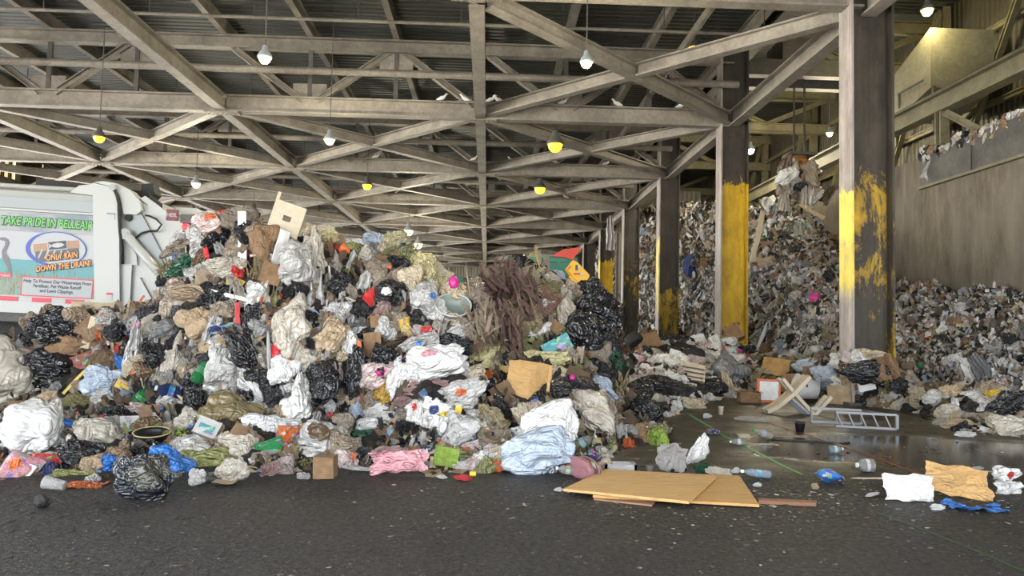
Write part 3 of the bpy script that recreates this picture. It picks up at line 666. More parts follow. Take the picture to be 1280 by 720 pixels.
# ------------------------------------------------------------------ shapes for rubbish: unit size, front faces -y, up is +z
def ico(sub):
    bm = bmesh.new(); bmesh.ops.create_icosphere(bm, subdivisions=sub, radius=.5)
    vs = [v.co.copy() for v in bm.verts]; fs = [tuple(v.index for v in f.verts) for f in bm.faces]; bm.free(); return vs, fs
ICO = {k: ico(k) for k in (2, 3, 4, 5)}
def fb(p, o=3):
    r = 0; a = 1
    for _ in range(o): r += a*noise.noise(p); p = p*2.03; a *= .5
    return r
def ridge(p, o=3):
    r = 0; a = 1
    for _ in range(o): r += a*(1-2*abs(noise.noise(p))); p = p*2.1+Vector((3.1, 1.7, .3)); a *= .5
    return r
CACHE = {}
def shp(kind, seed):
    key = (kind, seed)
    if key in CACHE: return CACHE[key]
    r = random.Random(hash(kind) % 1 + seed*77 + len(kind)*13 + sum(map(ord, kind)))
    off = Vector((r.uniform(-50, 50), r.uniform(-50, 50), r.uniform(-50, 50)))
    vs = fs = None; sm = True
    if kind in ('bag', 'tied', 'lump', 'long'):
        v0, fs = ICO[5]; vs = []
        ears = [(Vector((r.uniform(-1, 1), r.uniform(-.5, .3), r.uniform(-1, 1))).normalized(), r.uniform(.15, .55), r.uniform(7, 16)) for _ in range(3 if kind in ('bag', 'long') else 1)]
        rot = Matrix.Rotation(r.uniform(0, PI), 3, 'Y') @ Matrix.Rotation(r.uniform(-.6, .6), 3, 'X'); bnd = r.uniform(-.25, .25)
        soft = .35 if kind == 'lump' else 1.0
        rv = lambda: Vector((r.uniform(-1, 1), r.uniform(-1, .6), r.uniform(-1, 1))).normalized()
        poles = [(rv(), r.uniform(.1, .5), r.uniform(1.0, 1.9)) for _ in range(4 if kind in ('bag', 'long') else 2)]
        if kind == 'tied': poles = [(Vector((0, -.1, 1)).normalized(), .1, 2.6), (rv(), .1, 2)]
        if kind == 'lump': poles = poles[:1]
        creases = [(rv(), r.uniform(-.3, .3), r.choice((-.08, -.06, .05))) for _ in range(7)]
        for v in v0:
            n = v.normalized(); w = rot @ n
            warp = Vector((noise.noise(n*1.7+off), noise.noise(n*1.7-off), noise.noise(n*1.9+off*2)))*.45
            k = 1 + .5*fb(n*1.05+off, 2) + .03*soft*ridge(Vector((w.x*2.4, w.y*2.4, w.z*.9))+warp*1.6+off, 2)
            # pleats gathered at the pinch points
            for d, am, pw in poles:
                c = max(-1, min(1, n.dot(d))); th = math.acos(c); t1 = d.orthogonal().normalized(); t2 = d.cross(t1)
                ph = math.atan2(n.dot(t2), n.dot(t1)) + .25*noise.noise(n*2+off)
                fall = math.exp(-(th/.95)**2)*min(1, th*3.5)
                k += soft*fall*.12*(.8-1.5*abs(noise.noise(Vector((math.cos(ph)*pw, math.sin(ph)*pw, th*.5))+off)) + .9*noise.noise(Vector((math.cos(ph)*pw*1.6, math.sin(ph)*pw*1.6, th*.4))-off))
                k += am*max(0, c)**11
            # long sharp creases
            for a_, b_, dp in creases:
                q = n.dot(a_)-b_+.12*noise.noise(n*2.2+off); k += soft*dp*(math.exp(-(q/.07)**2)-.5*math.exp(-((q-.14)/.09)**2))
            p = n*.5*k
            if kind == 'tied':
                th = math.atan2(n.y, n.x); t = max(0, n.z-.2)/.8
                p *= 1 + .1*t*ridge(Vector((math.cos(th)*3.2, math.sin(th)*3.2, n.z*.4))+off, 2)
                p.x *= 1-.62*t; p.y *= 1-.62*t; p.z += .16*t*t; p.z = max(p.z, -.43)
            if kind == 'long': p.z = p.z*(1-.25*abs(n.x)) + bnd*(1-4*p.x*p.x)*.5
            vs.append(p)
    elif kind in ('flat', 'sheet', 'drape', 'strip', 'paper', 'card'):
        nx, nz = {'strip': (8, 26), 'card': (8, 8), 'paper': (9, 9)}.get(kind, (24, 24))
        vs = []; amp = {'flat': .34, 'sheet': .26, 'drape': .2, 'strip': .12, 'paper': .2, 'card': .06}[kind]
        bend = r.uniform(-.5, .5); ph = r.uniform(0, 6)
        for j in range(nz+1):
            for i in range(nx+1):
                u = i/nx-.5; w = j/nz-.5; q = Vector((u*2.1, 0, w*2.1))+off
                e = 1 + .26*fb(Vector((u, w, 0)).normalized()*1.6+off, 3) if (abs(u)+abs(w)) > 0 else 1
                if kind == 'card': e = 1+.05*noise.noise(q*2)
                if kind == 'strip': e = 1
                x, z = u*e, w*e
                # round off the corners of soft sheets
                if kind in ('flat', 'sheet', 'drape'):
                    rr = max(abs(u), abs(w))*2; le = math.hypot(u, w)*2 or 1
                    f = 1-.35*rr*(1-rr/le) if le > rr else 1; x *= f; z *= f
                y = amp*(fb(q, 2)*.8 + .45*ridge(Vector((q.x*1.5, 0, q.z*.7))+Vector((0, noise.noise(q)*.6, 0)), 3)-.2)
                if kind == 'paper': y = amp*(1.2*noise.noise(q*.7)+.7*ridge(q*.8, 1))
                if kind == 'drape':
                    y = amp*(.7*math.sin(u*13+ph+2*noise.noise(q)) + fb(q, 3)*.5) - .18*(w+.5)**2; x *= .72+.3*(.5-w); 
                if kind == 'strip': y += .5*bend*(w*2)**2 ; x += .18*bend*math.sin(w*5+ph)
                if kind == 'card': y += .35*max(0, abs(u+bend*.4)-.15)*(1 if bend > 0 else -1)
                vs.append(Vector((x, y, z)))
        fs = [(j*(nx+1)+i, j*(nx+1)+i+1, (j+1)*(nx+1)+i+1, (j+1)*(nx+1)+i) for j in range(nz) for i in range(nx)]
        if kind in ('paper', 'card'): sm = False
        # real sheet thickness for card and strips
        if kind in ('card', 'strip'):
            n = len(vs); th = .06 if kind == 'strip' else .03
            vs = vs + [v+Vector((0, th, 0)) for v in vs]
            back = [tuple(n+i for i in reversed(f)) for f in fs]
            rim = [j*(nx+1) for j in range(nz, -1, -1)] + [i for i in range(1, nx+1)] + [j*(nx+1)+nx for j in range(1, nz+1)] + [nz*(nx+1)+i for i in range(nx-1, 0, -1)]
            fs = fs + back + [(rim[(k+1) % len(rim)], rim[k], n+rim[k], n+rim[(k+1) % len(rim)]) for k in range(len(rim))]
    elif kind == 'packet':
        N = 16; vs = []; idx = {}
        for s_ in (-1, 1):
            for j in range(N+1):
                for i in range(N+1):
                    u = i/N*2-1; w = j/N*2-1
                    t = (1-u**4)*(1-w**2)**.6
                    q = Vector((u, s_*.4, w))+off
                    x = u*.5*(1-.05*(1-abs(w))) + .03*noise.noise(q*2); z = w*.5+.03*noise.noise(q*2+Vector((5, 5, 5)))
                    idx[(s_, i, j)] = len(vs); vs.append(Vector((x, s_*.34*t*(1+.5*fb(q*1.4, 3)), z)))
        fs = []
        for j in range(N):
            for i in range(N):
                f = (idx[(-1, i, j)], idx[(-1, i+1, j)], idx[(-1, i+1, j+1)], idx[(-1, i, j+1)]); fs.append(f)
                fs.append(tuple(reversed([idx[(1, a, b)] for a, b in ((i, j), (i+1, j), (i+1, j+1), (i, j+1))])))
    elif kind == 'box':
        m = MB(); d = [Vector((r.uniform(-.05, .05), r.uniform(-.05, .05), r.uniform(-.06, .06))) for _ in range(8)]
        m.box((-.5, -.5, -.5), (.5, .5, .5)); vs = [Vector(v)+e for v, e in zip(m.v, d)]; fs = m.f; sm = False
    elif kind == 'openbox':
        m = MB(); t = .04
        m.box((-.5, -.5, -.5), (.5, .5, -.5+t)).box((-.5, -.5, -.5), (-.5+t, .5, .5)).box((.5-t, -.5, -.5), (.5, .5, .5)).box((-.5, -.5, -.5), (.5, -.5+t, .5)).box((-.5, .5-t, -.5), (.5, .5, .5))
        vs = [Vector(v) for v in m.v]; fs = m.f; sm = False
    elif kind == 'plank':
        m = MB(); m.box((-.5, -.5, -.5), (.5, .5, .5)); vs = [Vector(v) for v in m.v]; fs = m.f; sm = False
    elif kind == 'bottle':
        m = MB(); m.lathe([(.02, -.5), (.42, -.495), (.5, -.45), (.5, -.2), (.46, -.17), (.46, .02), (.5, .05), (.5, .14), (.36, .27), (.17, .37), (.16, .42)], 18, axis='x')
        vs = [Vector(v) for v in m.v]; fs = m.f
    elif kind == 'bottle_cap':
        m = MB(); m.lathe([(.17, .4), (.19, .41), (.19, .49), (.16, .5)], 14, axis='x'); vs = [Vector(v) for v in m.v]; fs = m.f
    elif kind == 'bottle_label':
        m = MB(); m.lathe([(.475, -.18), (.475, .03)], 18, axis='x', caps=False); vs = [Vector(v) for v in m.v]; fs = m.f
    elif kind == 'can':
        m = MB(); m.lathe([(.4, -.5), (.5, -.44), (.5, .42), (.41, .48)], 18, axis='x'); vs = [Vector(v) for v in m.v]; fs = m.f
    elif kind == 'can_end':
        m = MB(); m.lathe([(.42, .475), (.43, .5), (.38, .5), (.36, .47), (.02, .47)], 18, axis='x', caps=False); vs = [Vector(v) for v in m.v]; fs = m.f
    elif kind == 'cup':
        m = MB(); m.lathe([(.02, -.48), (.36, -.5), (.49, .46), (.52, .5), (.47, .5), (.34, -.44), (.02, -.44)], 20, caps=False); vs = [Vector(v) for v in m.v]; fs = m.f
    elif kind == 'bowl':
        m = MB(); m.lathe([(.02, -.5), (.34, -.5), (.46, .3), (.5, .5), (.47, .5), (.43, .28), (.3, -.4), (.02, -.4)], 28, caps=False); vs = [Vector(v) for v in m.v]; fs = m.f
    elif kind == 'ring':
        m = MB(); m.lathe([(.485, .44), (.515, .47), (.515, .53), (.485, .55), (.465, .5)], 28, caps=False); vs = [Vector(v) for v in m.v]; fs = m.f
    elif kind == 'tray':
        m = MB(); m.box((-.42, -.42, -.5), (.42, .42, -.42))
        for a, b in (((-.5, -.5), (.5, -.42)), ((-.5, .42), (.5, .5)), ((-.5, -.5), (-.42, .5)), ((.42, -.5), (.5, .5))): m.box((a[0], a[1], -.5), (b[0], b[1], .5))
        vs = [Vector(v) for v in m.v]; fs = m.f; sm = False
    elif kind == 'tyre':
        m = MB(); m.lathe([(.28, -.4), (.42, -.5), (.5, -.3), (.5, .3), (.42, .5), (.28, .4), (.3, 0), (.28, -.4)], 26, caps=False, axis='z'); vs = [Vector(v) for v in m.v]; fs = m.f
    elif kind == 'ball':
        vs, fs = ICO[3]; vs = [v*(1+.12*noise.noise(v*3+off)) for v in vs]
    elif kind == 'stick':
        m = MB(); pts = [(x, .15*noise.noise(Vector((x*2, 0, 0))+off), .5*noise.noise(Vector((x*2, 9, 0))+off)) for x in (-.5, -.25, 0, .25, .5)]
        m.tube(pts, [.42, .5, .46, .4, .3], 7); vs = [Vector(v) for v in m.v]; fs = m.f
    elif kind == 'tuft':
        m = MB()
        for i in range(38):
            a = r.uniform(0, 2*PI); b = Vector((r.uniform(-.3, .3), r.uniform(-.3, .3), r.uniform(-.5, .1)))
            e = b + Vector((math.cos(a)*r.uniform(.1, .45), r.uniform(-.4, .1), r.uniform(-.1, .6))); mid = (b+e)/2 + Vector((0, -.1, r.uniform(0, .15)))
            w = r.uniform(.02, .045); s_ = Vector((w, 0, w*r.uniform(-1, 1))); n = len(m.v)
            m.add([b-s_, b+s_, mid+s_, mid-s_, e], [(0, 1, 2, 3), (3, 2, 4)])
        vs = [Vector(v) for v in m.v]; fs = m.f; sm = False
    elif kind == 'leafy':
        m = MB()
        for i in range(90):
            c = Vector((r.gauss(0, .2), r.gauss(0, .2), r.gauss(0, .2))); a = Vector((r.uniform(-1, 1), r.uniform(-1, 1), r.uniform(-1, 1))).normalized()*r.uniform(.08, .17)
            b = a.cross(Vector((r.uniform(-1, 1), r.uniform(-1, 1), r.uniform(-1, 1)))).normalized()*r.uniform(.03, .07)
            m.add([c-a, c+b, c+a, c-b], [(0, 1, 2, 3)])
        vs = [Vector(v) for v in m.v]; fs = m.f; sm = False
    elif kind == 'frond':
        m = MB(); L = 24; bend = r.uniform(.1, .5)
        sp = lambda t: Vector((t-.5, bend*.2*math.sin(t*3)-.1, -bend*(t-.2)**2*.9+.1))
        for i in range(L):
            t = .15+.85*i/L; c = sp(t)
            for s_ in (-1, 1):
                ln = .42*math.sin(PI*min(1, t*.8+.2))*r.uniform(.7, 1.2)+.06
                d = Vector((.75, -.25+r.uniform(-.35, .35), s_*.8+r.uniform(-.2, .2))).normalized()*ln; w = Vector((.0125, .004, .003)); dr = Vector((0, 0, -.12*r.random()))
                m.add([c-w, c+w, c+d*.6+w*.9+dr*.4, c+d*.6-w*.9+dr*.4, c+d+dr], [(0, 1, 2, 3), (3, 2, 4)])
        vs = [Vector(v) for v in m.v]; fs = m.f; sm = False
    elif kind == 'frond_stem':
        r2 = random.Random(seed*77+len('frond')*13+sum(map(ord, 'frond'))); [r2.uniform(0, 1) for _ in range(3)]; bend = .1+.4*r2.random()
        m = MB(); m.tube([(t-.5, .2*bend*math.sin(t*3)-.1, -bend*(t-.2)**2*.9+.1) for t in (0, .15, .3, .5, .7, .85, 1)], [.03, .022, .016, .012, .009, .006, .003], 6)
        vs = [Vector(v) for v in m.v]; fs = m.f
    elif kind == 'knot':
        m = MB()
        for k in range(5):
            a = 2*PI*k/5+r.uniform(-.4, .4); d = Vector((math.cos(a)*.45, math.sin(a)*.4, r.uniform(.3, .5))); s_ = Vector((-math.sin(a), math.cos(a), 0))*r.uniform(.14, .24)
            m.add([(-.06, -.06, -.5), (.06, .06, -.5), d*.6+s_*.6, d+s_, d*.9, d-s_, d*.6-s_*.6], [(0, 1, 2, 6), (2, 3, 4), (2, 4, 6), (6, 4, 5)])
        vs = [Vector(v) for v in m.v]; fs = m.f
    elif kind == 'panelhole':
        m = MB(); m.box((-.5, -.5, -.5), (-.12, .5, .5)).box((.14, -.5, -.5), (.5, .5, .5)).box((-.12, -.5, -.5), (.14, .5, -.08)).box((-.12, -.5, .1), (.14, .5, .5)); vs = [Vector(v) for v in m.v]; fs = m.f; sm = False
    elif kind == 'disc':
        v0, fs = ICO[3]; vs = [Vector((v.x, v.y*.16, v.z))*(1+.4*fb(v*3+off, 2)) for v in v0]
    CACHE[key] = (vs, fs, sm)
    return CACHE[key]
MCACHE = {}
def shp_mesh(kind, seed, mat):
    key = (kind, seed, mat)
    if key not in MCACHE:
        vs, fs, sm = shp(kind, seed); me = mesh_from(kind, vs, fs, sm); me.materials.append(M[mat]); MCACHE[key] = me
    return MCACHE[key]
def basis(x, y, z, sx, sy, sz, loc):
    m = Matrix((x*sx, y*sy, z*sz)).transposed().to_4x4(); m.translation = loc; return m
def put_obj(name, kind, seed, mat, mtx, color, parent=None):
    o = bpy.data.objects.new(name, shp_mesh(kind, seed, mat)); COL.objects.link(o); o.color = (color[0], color[1], color[2], 1)
    if parent is not None: o.parent = parent
    if mtx is not None: o.matrix_world = mtx
    return o

def patch_mesh(kind, seed, mat, dx, dz, w, h):
    vs, fs, sm = shp(kind, seed); used = {}; V = []; Fs = []
    N = [Vector() for _ in vs]
    for f in fs:
        n = (vs[f[1]]-vs[f[0]]).cross(vs[f[2]]-vs[f[0]])
        for i in f: N[i] += n
    for f in fs:
        c = sum((vs[i] for i in f), Vector())/len(f); n = N[f[0]]
        if n.y > 0 or c.y > .05: continue
        jit = 1+.5*noise.noise(c*7+Vector((seed, 3, 1)))
        if ((c.x-dx)/(w/2))**2+((c.z-dz)/(h/2))**2 > jit: continue
        for i in f:
            if i not in used: used[i] = len(V); V.append(vs[i]+N[i].normalized()*.012)
        Fs.append(tuple(used[i] for i in f))
    me = mesh_from('patch', V, Fs, True); me.materials.append(M[mat]); return me
# ------------------------------------------------------------------ heaps: each a lofted body of mixed refuse
def lerp_table(tab, x):
    if x <= tab[0][0]: return tab[0][1:]
    for a, b in zip(tab, tab[1:]):
        if x <= b[0]:
            t = (x-a[0])/(b[0]-a[0]); return tuple(p+(q-p)*t for p, q in zip(a[1:], b[1:]))
    return tab[-1][1:]
def heap(name, label, pxs, prof, rows, disp, sc, seed):
    off = Vector((seed*7.1, seed*3.3, seed*1.7)); pts = []
    for px in pxs: pts.append(prof(px, rows))
    nx, nr = len(pxs), len(pts[0]); A = np.array([[tuple(p) for p in c] for c in pts])
    du = np.gradient(A, axis=0); dv = np.gradient(A, axis=1); N = np.cross(du, dv); N /= np.linalg.norm(N, axis=2, keepdims=True)+1e-9
    vs = []
    for i in range(nx):
        for j in range(nr):
            p = Vector(A[i, j]); n = Vector(N[i, j])
            if n.y > 0 and j < nr*.6: n = -n
            q = p*sc+off; d = disp*(fb(q, 3)*.7 + .5*ridge(q*1.7, 2)-.35)
            f = min(1, j/3); p = p + n*d*f
            if j > 2: p.z = max(p.z, .01)
            else: p.z = min(p.z, .03)-.02
            vs.append(p)
    fs = [(i*nr+j, (i+1)*nr+j, (i+1)*nr+j+1, i*nr+j+1) for i in range(nx-1) for j in range(nr-1)]
    me = mesh_from(name, vs, fs, True); o = link(name, me, 'heap_base'); tag(o, label, 'rubbish', None, 'stuff')
    return o, BVHTree.FromPolygons(vs, fs)
def gd(px, py):  # ground depth under a pixel
    return G(px, py).y
main_tab = [(-160, 618, 525, 10.2, 478, 11.2), (-60, 608, 520, 10.2, 440, 11.2), (0, 605, 510, 10.2, 432, 11.2), (40, 604, 500, 10.2, 405, 11), (70, 604, 500, 10.2, 393, 10.8), (110, 601, 500, 10, 396, 10.8),
 (170, 598, 500, 9.8, 386, 10.6), (200, 597, 500, 9.6, 366, 10.4), (214, 597, 500, 9.55, 336, 10.35), (228, 597, 500, 9.5, 298, 10.3), (250, 595, 500, 9.3, 281, 10.2), (295, 593, 500, 9.2, 275, 10.2), (340, 590, 500, 9.2, 288, 10.2),
 (400, 588, 505, 9.2, 297, 10.4), (460, 588, 520, 9.2, 304, 10.6), (520, 590, 530, 9.1, 319, 10.6), (560, 590, 535, 9.0, 350, 10.5), (588, 589, 535, 9.0, 372, 10.5), (602, 589, 537, 8.9, 372, 11.3), (625, 589, 540, 8.9, 354, 12.2),
 (650, 588, 540, 8.9, 340, 12.5), (690, 586, 545, 8.9, 336, 12.5), (720, 580, 540, 9.2, 356, 12.3), (745, 572, 530, 9.8, 369, 12), (765, 566, 525, 10, 390, 11.8), (778, 562, 520, 10.2, 436, 11.7),
 (792, 560, 520, 10.3, 486, 11.5), (815, 557, 532, 10.2, 528, 10.9), (836, 555, 548, 9.9, 546, 10.2)]
def main_prof(px, rows):
    fy, cy, cD, ty, tD = lerp_table(main_tab, px); f0 = gd(px, fy); out = []
    for t in rows:
        if t < .3:
            u = t/.3; out.append(P(px, fy+(cy-fy)*u**1.1, f0+(cD-f0)*u))
        elif t <= 1:
            u = (t-.3)/.7; out.append(P(px, cy+(ty-cy)*u, cD+(tD-cD)*(u**1.5)))
        else:
            u = t-1; c = P(px, ty, tD); b = Vector((c.x*1.12, c.y+3.2, 0)); e = c.lerp(b, u); e.z += .5*c.z*u*(1-u); out.append(e)
    return out
rows = [i/60 for i in range(61)] + [1.1, 1.25, 1.5, 1.75, 1.9, 1.97]
HM, BM = heap('refuse_heap', 'tall dark heap of mixed refuse filling the left and middle of the yard', list(range(-160, 838, 6)), main_prof, rows, .22, 1.9, 1)
pit_tab = [(690, 345, 7), (720, 335, 6), (745, 305, 6), (770, 278, 7), (795, 262, 7), (850, 252, 7), (895, 254, 7), (935, 264, 8), (960, 256, 9), (985, 246, 9), (1012, 264, 9.5), (1035, 290, 10), (1055, 306, 10.3), (1122, 354, 10.3), (1200, 361, 9.3), (1280, 365, 8.3), (1420, 372, 6.5)]
def pit_prof(px, rows):
    ty, dd = lerp_table(pit_tab, px); D0 = 8.75*F/(px-609); f = P(px, 400, D0); f.z = 0; out = []
    tD = min(D0+dd, (XW-.05)*F/(px-609)*1.0 if px > 1000 else 200)
    c = P(px, ty, tD)
    for t in rows:
        if t <= 1:
            p = f.lerp(c, t); p.z = c.z*(t**.85) + .5*math.sin(t*9+px*.02)*.25*t*(1-t)*2; out.append(p)
        else:
            u = t-1; e = c + Vector((.15*u*3, 4*u, -c.z*.9*u)); out.append(e)
    return out
pxs = [690+i*6 for i in range(18)] + list(range(798, 1424, 6))
HP, BP = heap('pit_refuse', 'vast slope of shredded looking refuse in the pit behind the column row', pxs, pit_prof, [i/50 for i in range(51)] + [1.1, 1.3, 1.6, 1.95], .5, .9, 2)
fr_tab = [(766, 532, 455, 17), (800, 528, 432, 19), (840, 521, 426, 20), (870, 506, 424, 20), (900, 499, 424, 20), (940, 497, 436, 20), (960, 498, 448, 19), (1000, 500, 446, 17.5), (1040, 500, 446, 16), (1070, 505, 440, 14.9), (1100, 510, 440, 14.8), (1125, 513, 462, 14.6),
  (1150, 516, 480, 14.2), (1166, 527, 484, 13.8), (1200, 540, 484, 13.4), (1280, 547, 486, 13), (1420, 556, 490, 12.4)]
def fr_prof(px, rows):
    fy, ty, tD = lerp_table(fr_tab, px); f0 = gd(px, fy); f = G(px, fy); c = P(px, ty, tD); out = []
    for t in rows:
        if t <= 1: p = f.lerp(c, t); p.z = c.z*(t**.9); out.append(p)
        else:
            u = t-1; out.append(c + Vector((c.x*.12*u, 2.0*u, -c.z*u*.98)))
    return out
HF, BF = heap('spilled_refuse', 'low fringe of spilled refuse along the foot of the columns', list(range(766, 1424, 6)), fr_prof, [i/30 for i in range(31)] + [1.1, 1.3, 1.6, 1.95], .16, 1.6, 3)
TREES = {'m': BM, 'p': BP, 'f': BF}
def hit(px, py, which=None):
    d = ray(px, py); best = None
    for k, t in TREES.items():
        if which and k not in which: continue
        loc, n, i, dist = t.ray_cast(CAM, d)
        if loc is not None and (best is None or dist < best[3]): best = (loc, n if n.dot(d) < 0 else -n, k, dist)
    return best
FLOOR_N = Vector((0, 0, 1))
# ------------------------------------------------------------------ individual pieces of rubbish
C = dict(W=(.7,.7,.685), OW=(.48,.44,.37), LG=(.43,.425,.41), G=(.28,.28,.275), DGY=(.16,.16,.165), T=(.25,.2,.15), TN=(.4,.3,.19), CR=(.52,.44,.31), B=(.24,.145,.075), DB=(.11,.07,.04), K=(.012,.012,.014),
         R=(.55,.03,.03), O=(.6,.13,.03), Y=(.8,.52,.05), PY=(.46,.42,.22), GR=(.02,.24,.07), DG=(.012,.07,.035), LM=(.24,.36,.05), OL=(.17,.15,.06), BL=(.03,.17,.55), NV=(.02,.035,.13), PB=(.36,.43,.52),
         PK=(.6,.29,.32), PP=(.55,.44,.42), MG=(.6,.03,.26), MV=(.3,.19,.18), TE=(.12,.36,.4), MR=(.2,.02,.04), GO=(.42,.25,.04), CY=(.02,.5,.6), HY=(.21,.17,.085), PL=(.45,.27,.1), YG=(.24,.25,.09), GG=(.2,.25,.22), SV=(.5,.5,.5))
DEFMAT = dict(bag='film', tied='film', lump='film', long='film', flat='film', sheet='film', drape='film', strip='plastic', paper='matte', card='cardboard', packet='printed', box='cardboard', openbox='cardboard', bottle='clear_plastic', can='printed',
              cup='plastic', bowl='plastic', tray='clear_plastic', tyre='rubber', ball='plastic', stick='wood', tuft='matte', leafy='matte', frond='matte', panelhole='plastic', disc='film', plank='wood')
DEFTH = dict(bag=.75, tied=.8, lump=.8, long=.8, flat=.7, sheet=.8, drape=.9, strip=.6, paper=.7, card=.7, packet=.8, box=.8, openbox=.9, bottle=1, can=1, cup=1, bowl=1, tray=.6, tyre=1, ball=1, stick=1, tuft=.9, leafy=.9, frond=.8, panelhole=.12, disc=.6, plank=.3)
HERO = []   # ellipses kept free of loose filler
_sd = [0]
def add_parts(o, shape, color, seed, extra, mat=None):
    def ch(nm, kind, mat, col, mtx=None):
        c = put_obj(nm, kind, seed, mat, None, col, o)
        if mtx is not None: c.matrix_local = mtx
        return c
    if shape == 'bottle':
        ch('cap', 'bottle_cap', 'plastic', extra.get('cap', (.7, .7, .7))); ch('label', 'bottle_label', 'printed', extra.get('lab', (.3, .5, .6)))
    elif shape == 'can': ch('can_end', 'can_end', 'chrome', (.5, .5, .5))
    elif shape == 'cup': ch('rim', 'ring', mat if mat else 'plastic', color)
    elif shape == 'box' and extra.get('flaps'):
        for sx_, ry in ((-1, -.5), (1, .35)): ch('flap', 'plank', 'cardboard', tuple(c*1.1 for c in color), Matrix.Translation((sx_*.42, -.02, .55)) @ Matrix.Rotation(ry, 4, 'Y') @ Matrix.Diagonal((.42, .98, .04, 1)))
    elif shape == 'bowl': ch('rim', 'ring', 'plastic', extra.get('rim', (.5, .42, .2)))
    elif shape == 'tied':
        ch('knot', 'knot', 'black_film' if max(color) < .1 else 'film', color, Matrix.Translation((0, 0, .56)) @ Matrix.Diagonal((.26, .26, .26, 1)))
    elif shape == 'frond': ch('stem', 'frond_stem', 'matte', tuple(c*1.25 for c in color))
    for (nm, kind, dx, dy, dz, w, d, h, col, mat) in extra.get('parts', ()):
        if kind == 'patch':
            me = patch_mesh(shape, seed, 'film' if mat == 'film' else mat, dx, dz, w, h)
            if len(me.polygons) < 4: continue
            c = bpy.data.objects.new(nm, me); COL.objects.link(c); cc = C[col] if isinstance(col, str) else col; c.color = (*cc, 1); c.parent = o
            continue
        ch(nm, kind, mat, C[col] if isinstance(col, str) else col, Matrix.Translation((dx, dy, dz)) @ Matrix.Diagonal((w, d, h, 1)))
def spot(col, dx=0, dz=0, w=.4, h=.4, nm='printed_patch'):
    return (nm, 'patch', dx, 0, dz, w, 0, h, col, 'film')
def item(name, cat, shape, px, py, w, h, rot, color, label, mat=None, mode='h', th=None, seed=None, group=None, extra=None, push=.22, which=None, keep=True, tilt=0):
    col = C[color] if isinstance(color, str) else color
    if mat is None:
        mat = DEFMAT[shape]
        if mat == 'film' and max(col) < .1: mat = 'black_film'
    if th is None: th = DEFTH[shape]
    if seed is None: _sd[0] += 1; seed = _sd[0] % 9
    if shape in ('bottle', 'can', 'cup', 'bowl', 'tray', 'tyre', 'box', 'openbox', 'plank', 'panelhole'): seed = seed % 4
    a = math.radians(rot)
    if mode == 'h':
        k = None
        for dy in (0, 5, 10, 16, 24, 34, 48):
            k = hit(px, py+dy, which)
            if k: break
        if not k: return None
        loc, n, zone, dist = k; D = loc.y; s = D/F
        loc = P(px, py, D); v = ray(px, py)
        y = (v*.7 - n*.45).normalized(); x0 = (IMGX - y*IMGX.dot(y)).normalized(); z0 = x0.cross(y)
        x = x0*math.cos(a) + z0*math.sin(a); z = z0*math.cos(a) - x0*math.sin(a)
        if tilt:
            tl = math.radians(tilt); y, z = y*math.cos(tl)+z*math.sin(tl), z*math.cos(tl)-y*math.sin(tl)
        sx, sz = w*s, h*s; sy = th*min(sx, sz)
        if shape in ('bowl', 'cup'): sy = sx
        loc = loc - v*(push*(max(min(sy, sz), 11*s) if shape in ('strip', 'stick') else min(sy, sz)))
        mtx = basis(x, y, z, sx, sy, sz, loc)
    elif mode == 'g':   # standing on the floor; py is the middle, its foot is at py + h/2
        b = G(px, py+h/2); s = b.y/F; x0 = Vector((1, 0, 0)); z0 = Vector((0, 0, 1)); y = Vector((0, 1, 0))
        x = x0*math.cos(a) + z0*math.sin(a); z = z0*math.cos(a) - x0*math.sin(a)
        sx, sz = w*s, h*s; sy = th*min(sx, sz) if th > 0 else -th
        c_, s_ = abs(math.cos(a)), abs(math.sin(a)); hh = .5*(sz*c_ + sx*s_)
        if shape in ('bag', 'tied', 'lump', 'long'): hh *= .86
        mtx = basis(x, y, z, sx, sy, sz, b + Vector((0, sy*.45, hh)))
    else:               # lying flat on the floor
        b0 = G(px, py+h/2); b1 = G(px, py-h/2); m = G(px, py); s = m.y/F
        x0 = Vector((1, 0, 0)); z0 = Vector((0, 1, 0)); y = Vector((0, 0, -1))
        x = x0*math.cos(a) + z0*math.sin(a); z = z0*math.cos(a) - x0*math.sin(a)
        sx, sz = w*s, (b1.y-b0.y); sy = th*min(sx, sz)
        if shape in ('flat', 'sheet', 'paper', 'drape'): sy = th*.35*min(sx, sz); up = sy*.18
        elif shape in ('card', 'strip'): up = sy*.25
        else: up = sy*.46
        mtx = basis(x, y, z, sx, sy, sz, m + Vector((0, 0, up)))
    o = put_obj(name, shape, seed, mat, mtx, col)
    tag(o, label, cat, group)
    ex = dict(extra or {})
    if name == 'cardboard_box': ex['flaps'] = True
    add_parts(o, shape, col, seed, ex, mat)
    if keep: HERO.append((px, py, max(w*.5, 8), max(h, w*.6)*.5 if shape == 'bowl' else h*.5, a))
    return o
def rows_of(txt):
    for ln in txt.strip().splitlines():
        ln = ln.strip()
        if not ln or ln[0] == '#': continue
        f = [q.strip() for q in ln.split('|')]
        nm, cat, sh = f[0].split(','); nums = [float(q) for q in f[1].split(',')]; colr = eval(f[2]) if f[2][0] == '(' else f[2]; lab = f[3]
        kw = eval('dict(' + f[4] + ')') if len(f) > 4 else {}
        item(nm, cat, sh, nums[0], nums[1], nums[2], nums[3], nums[4], colr, lab, **kw)
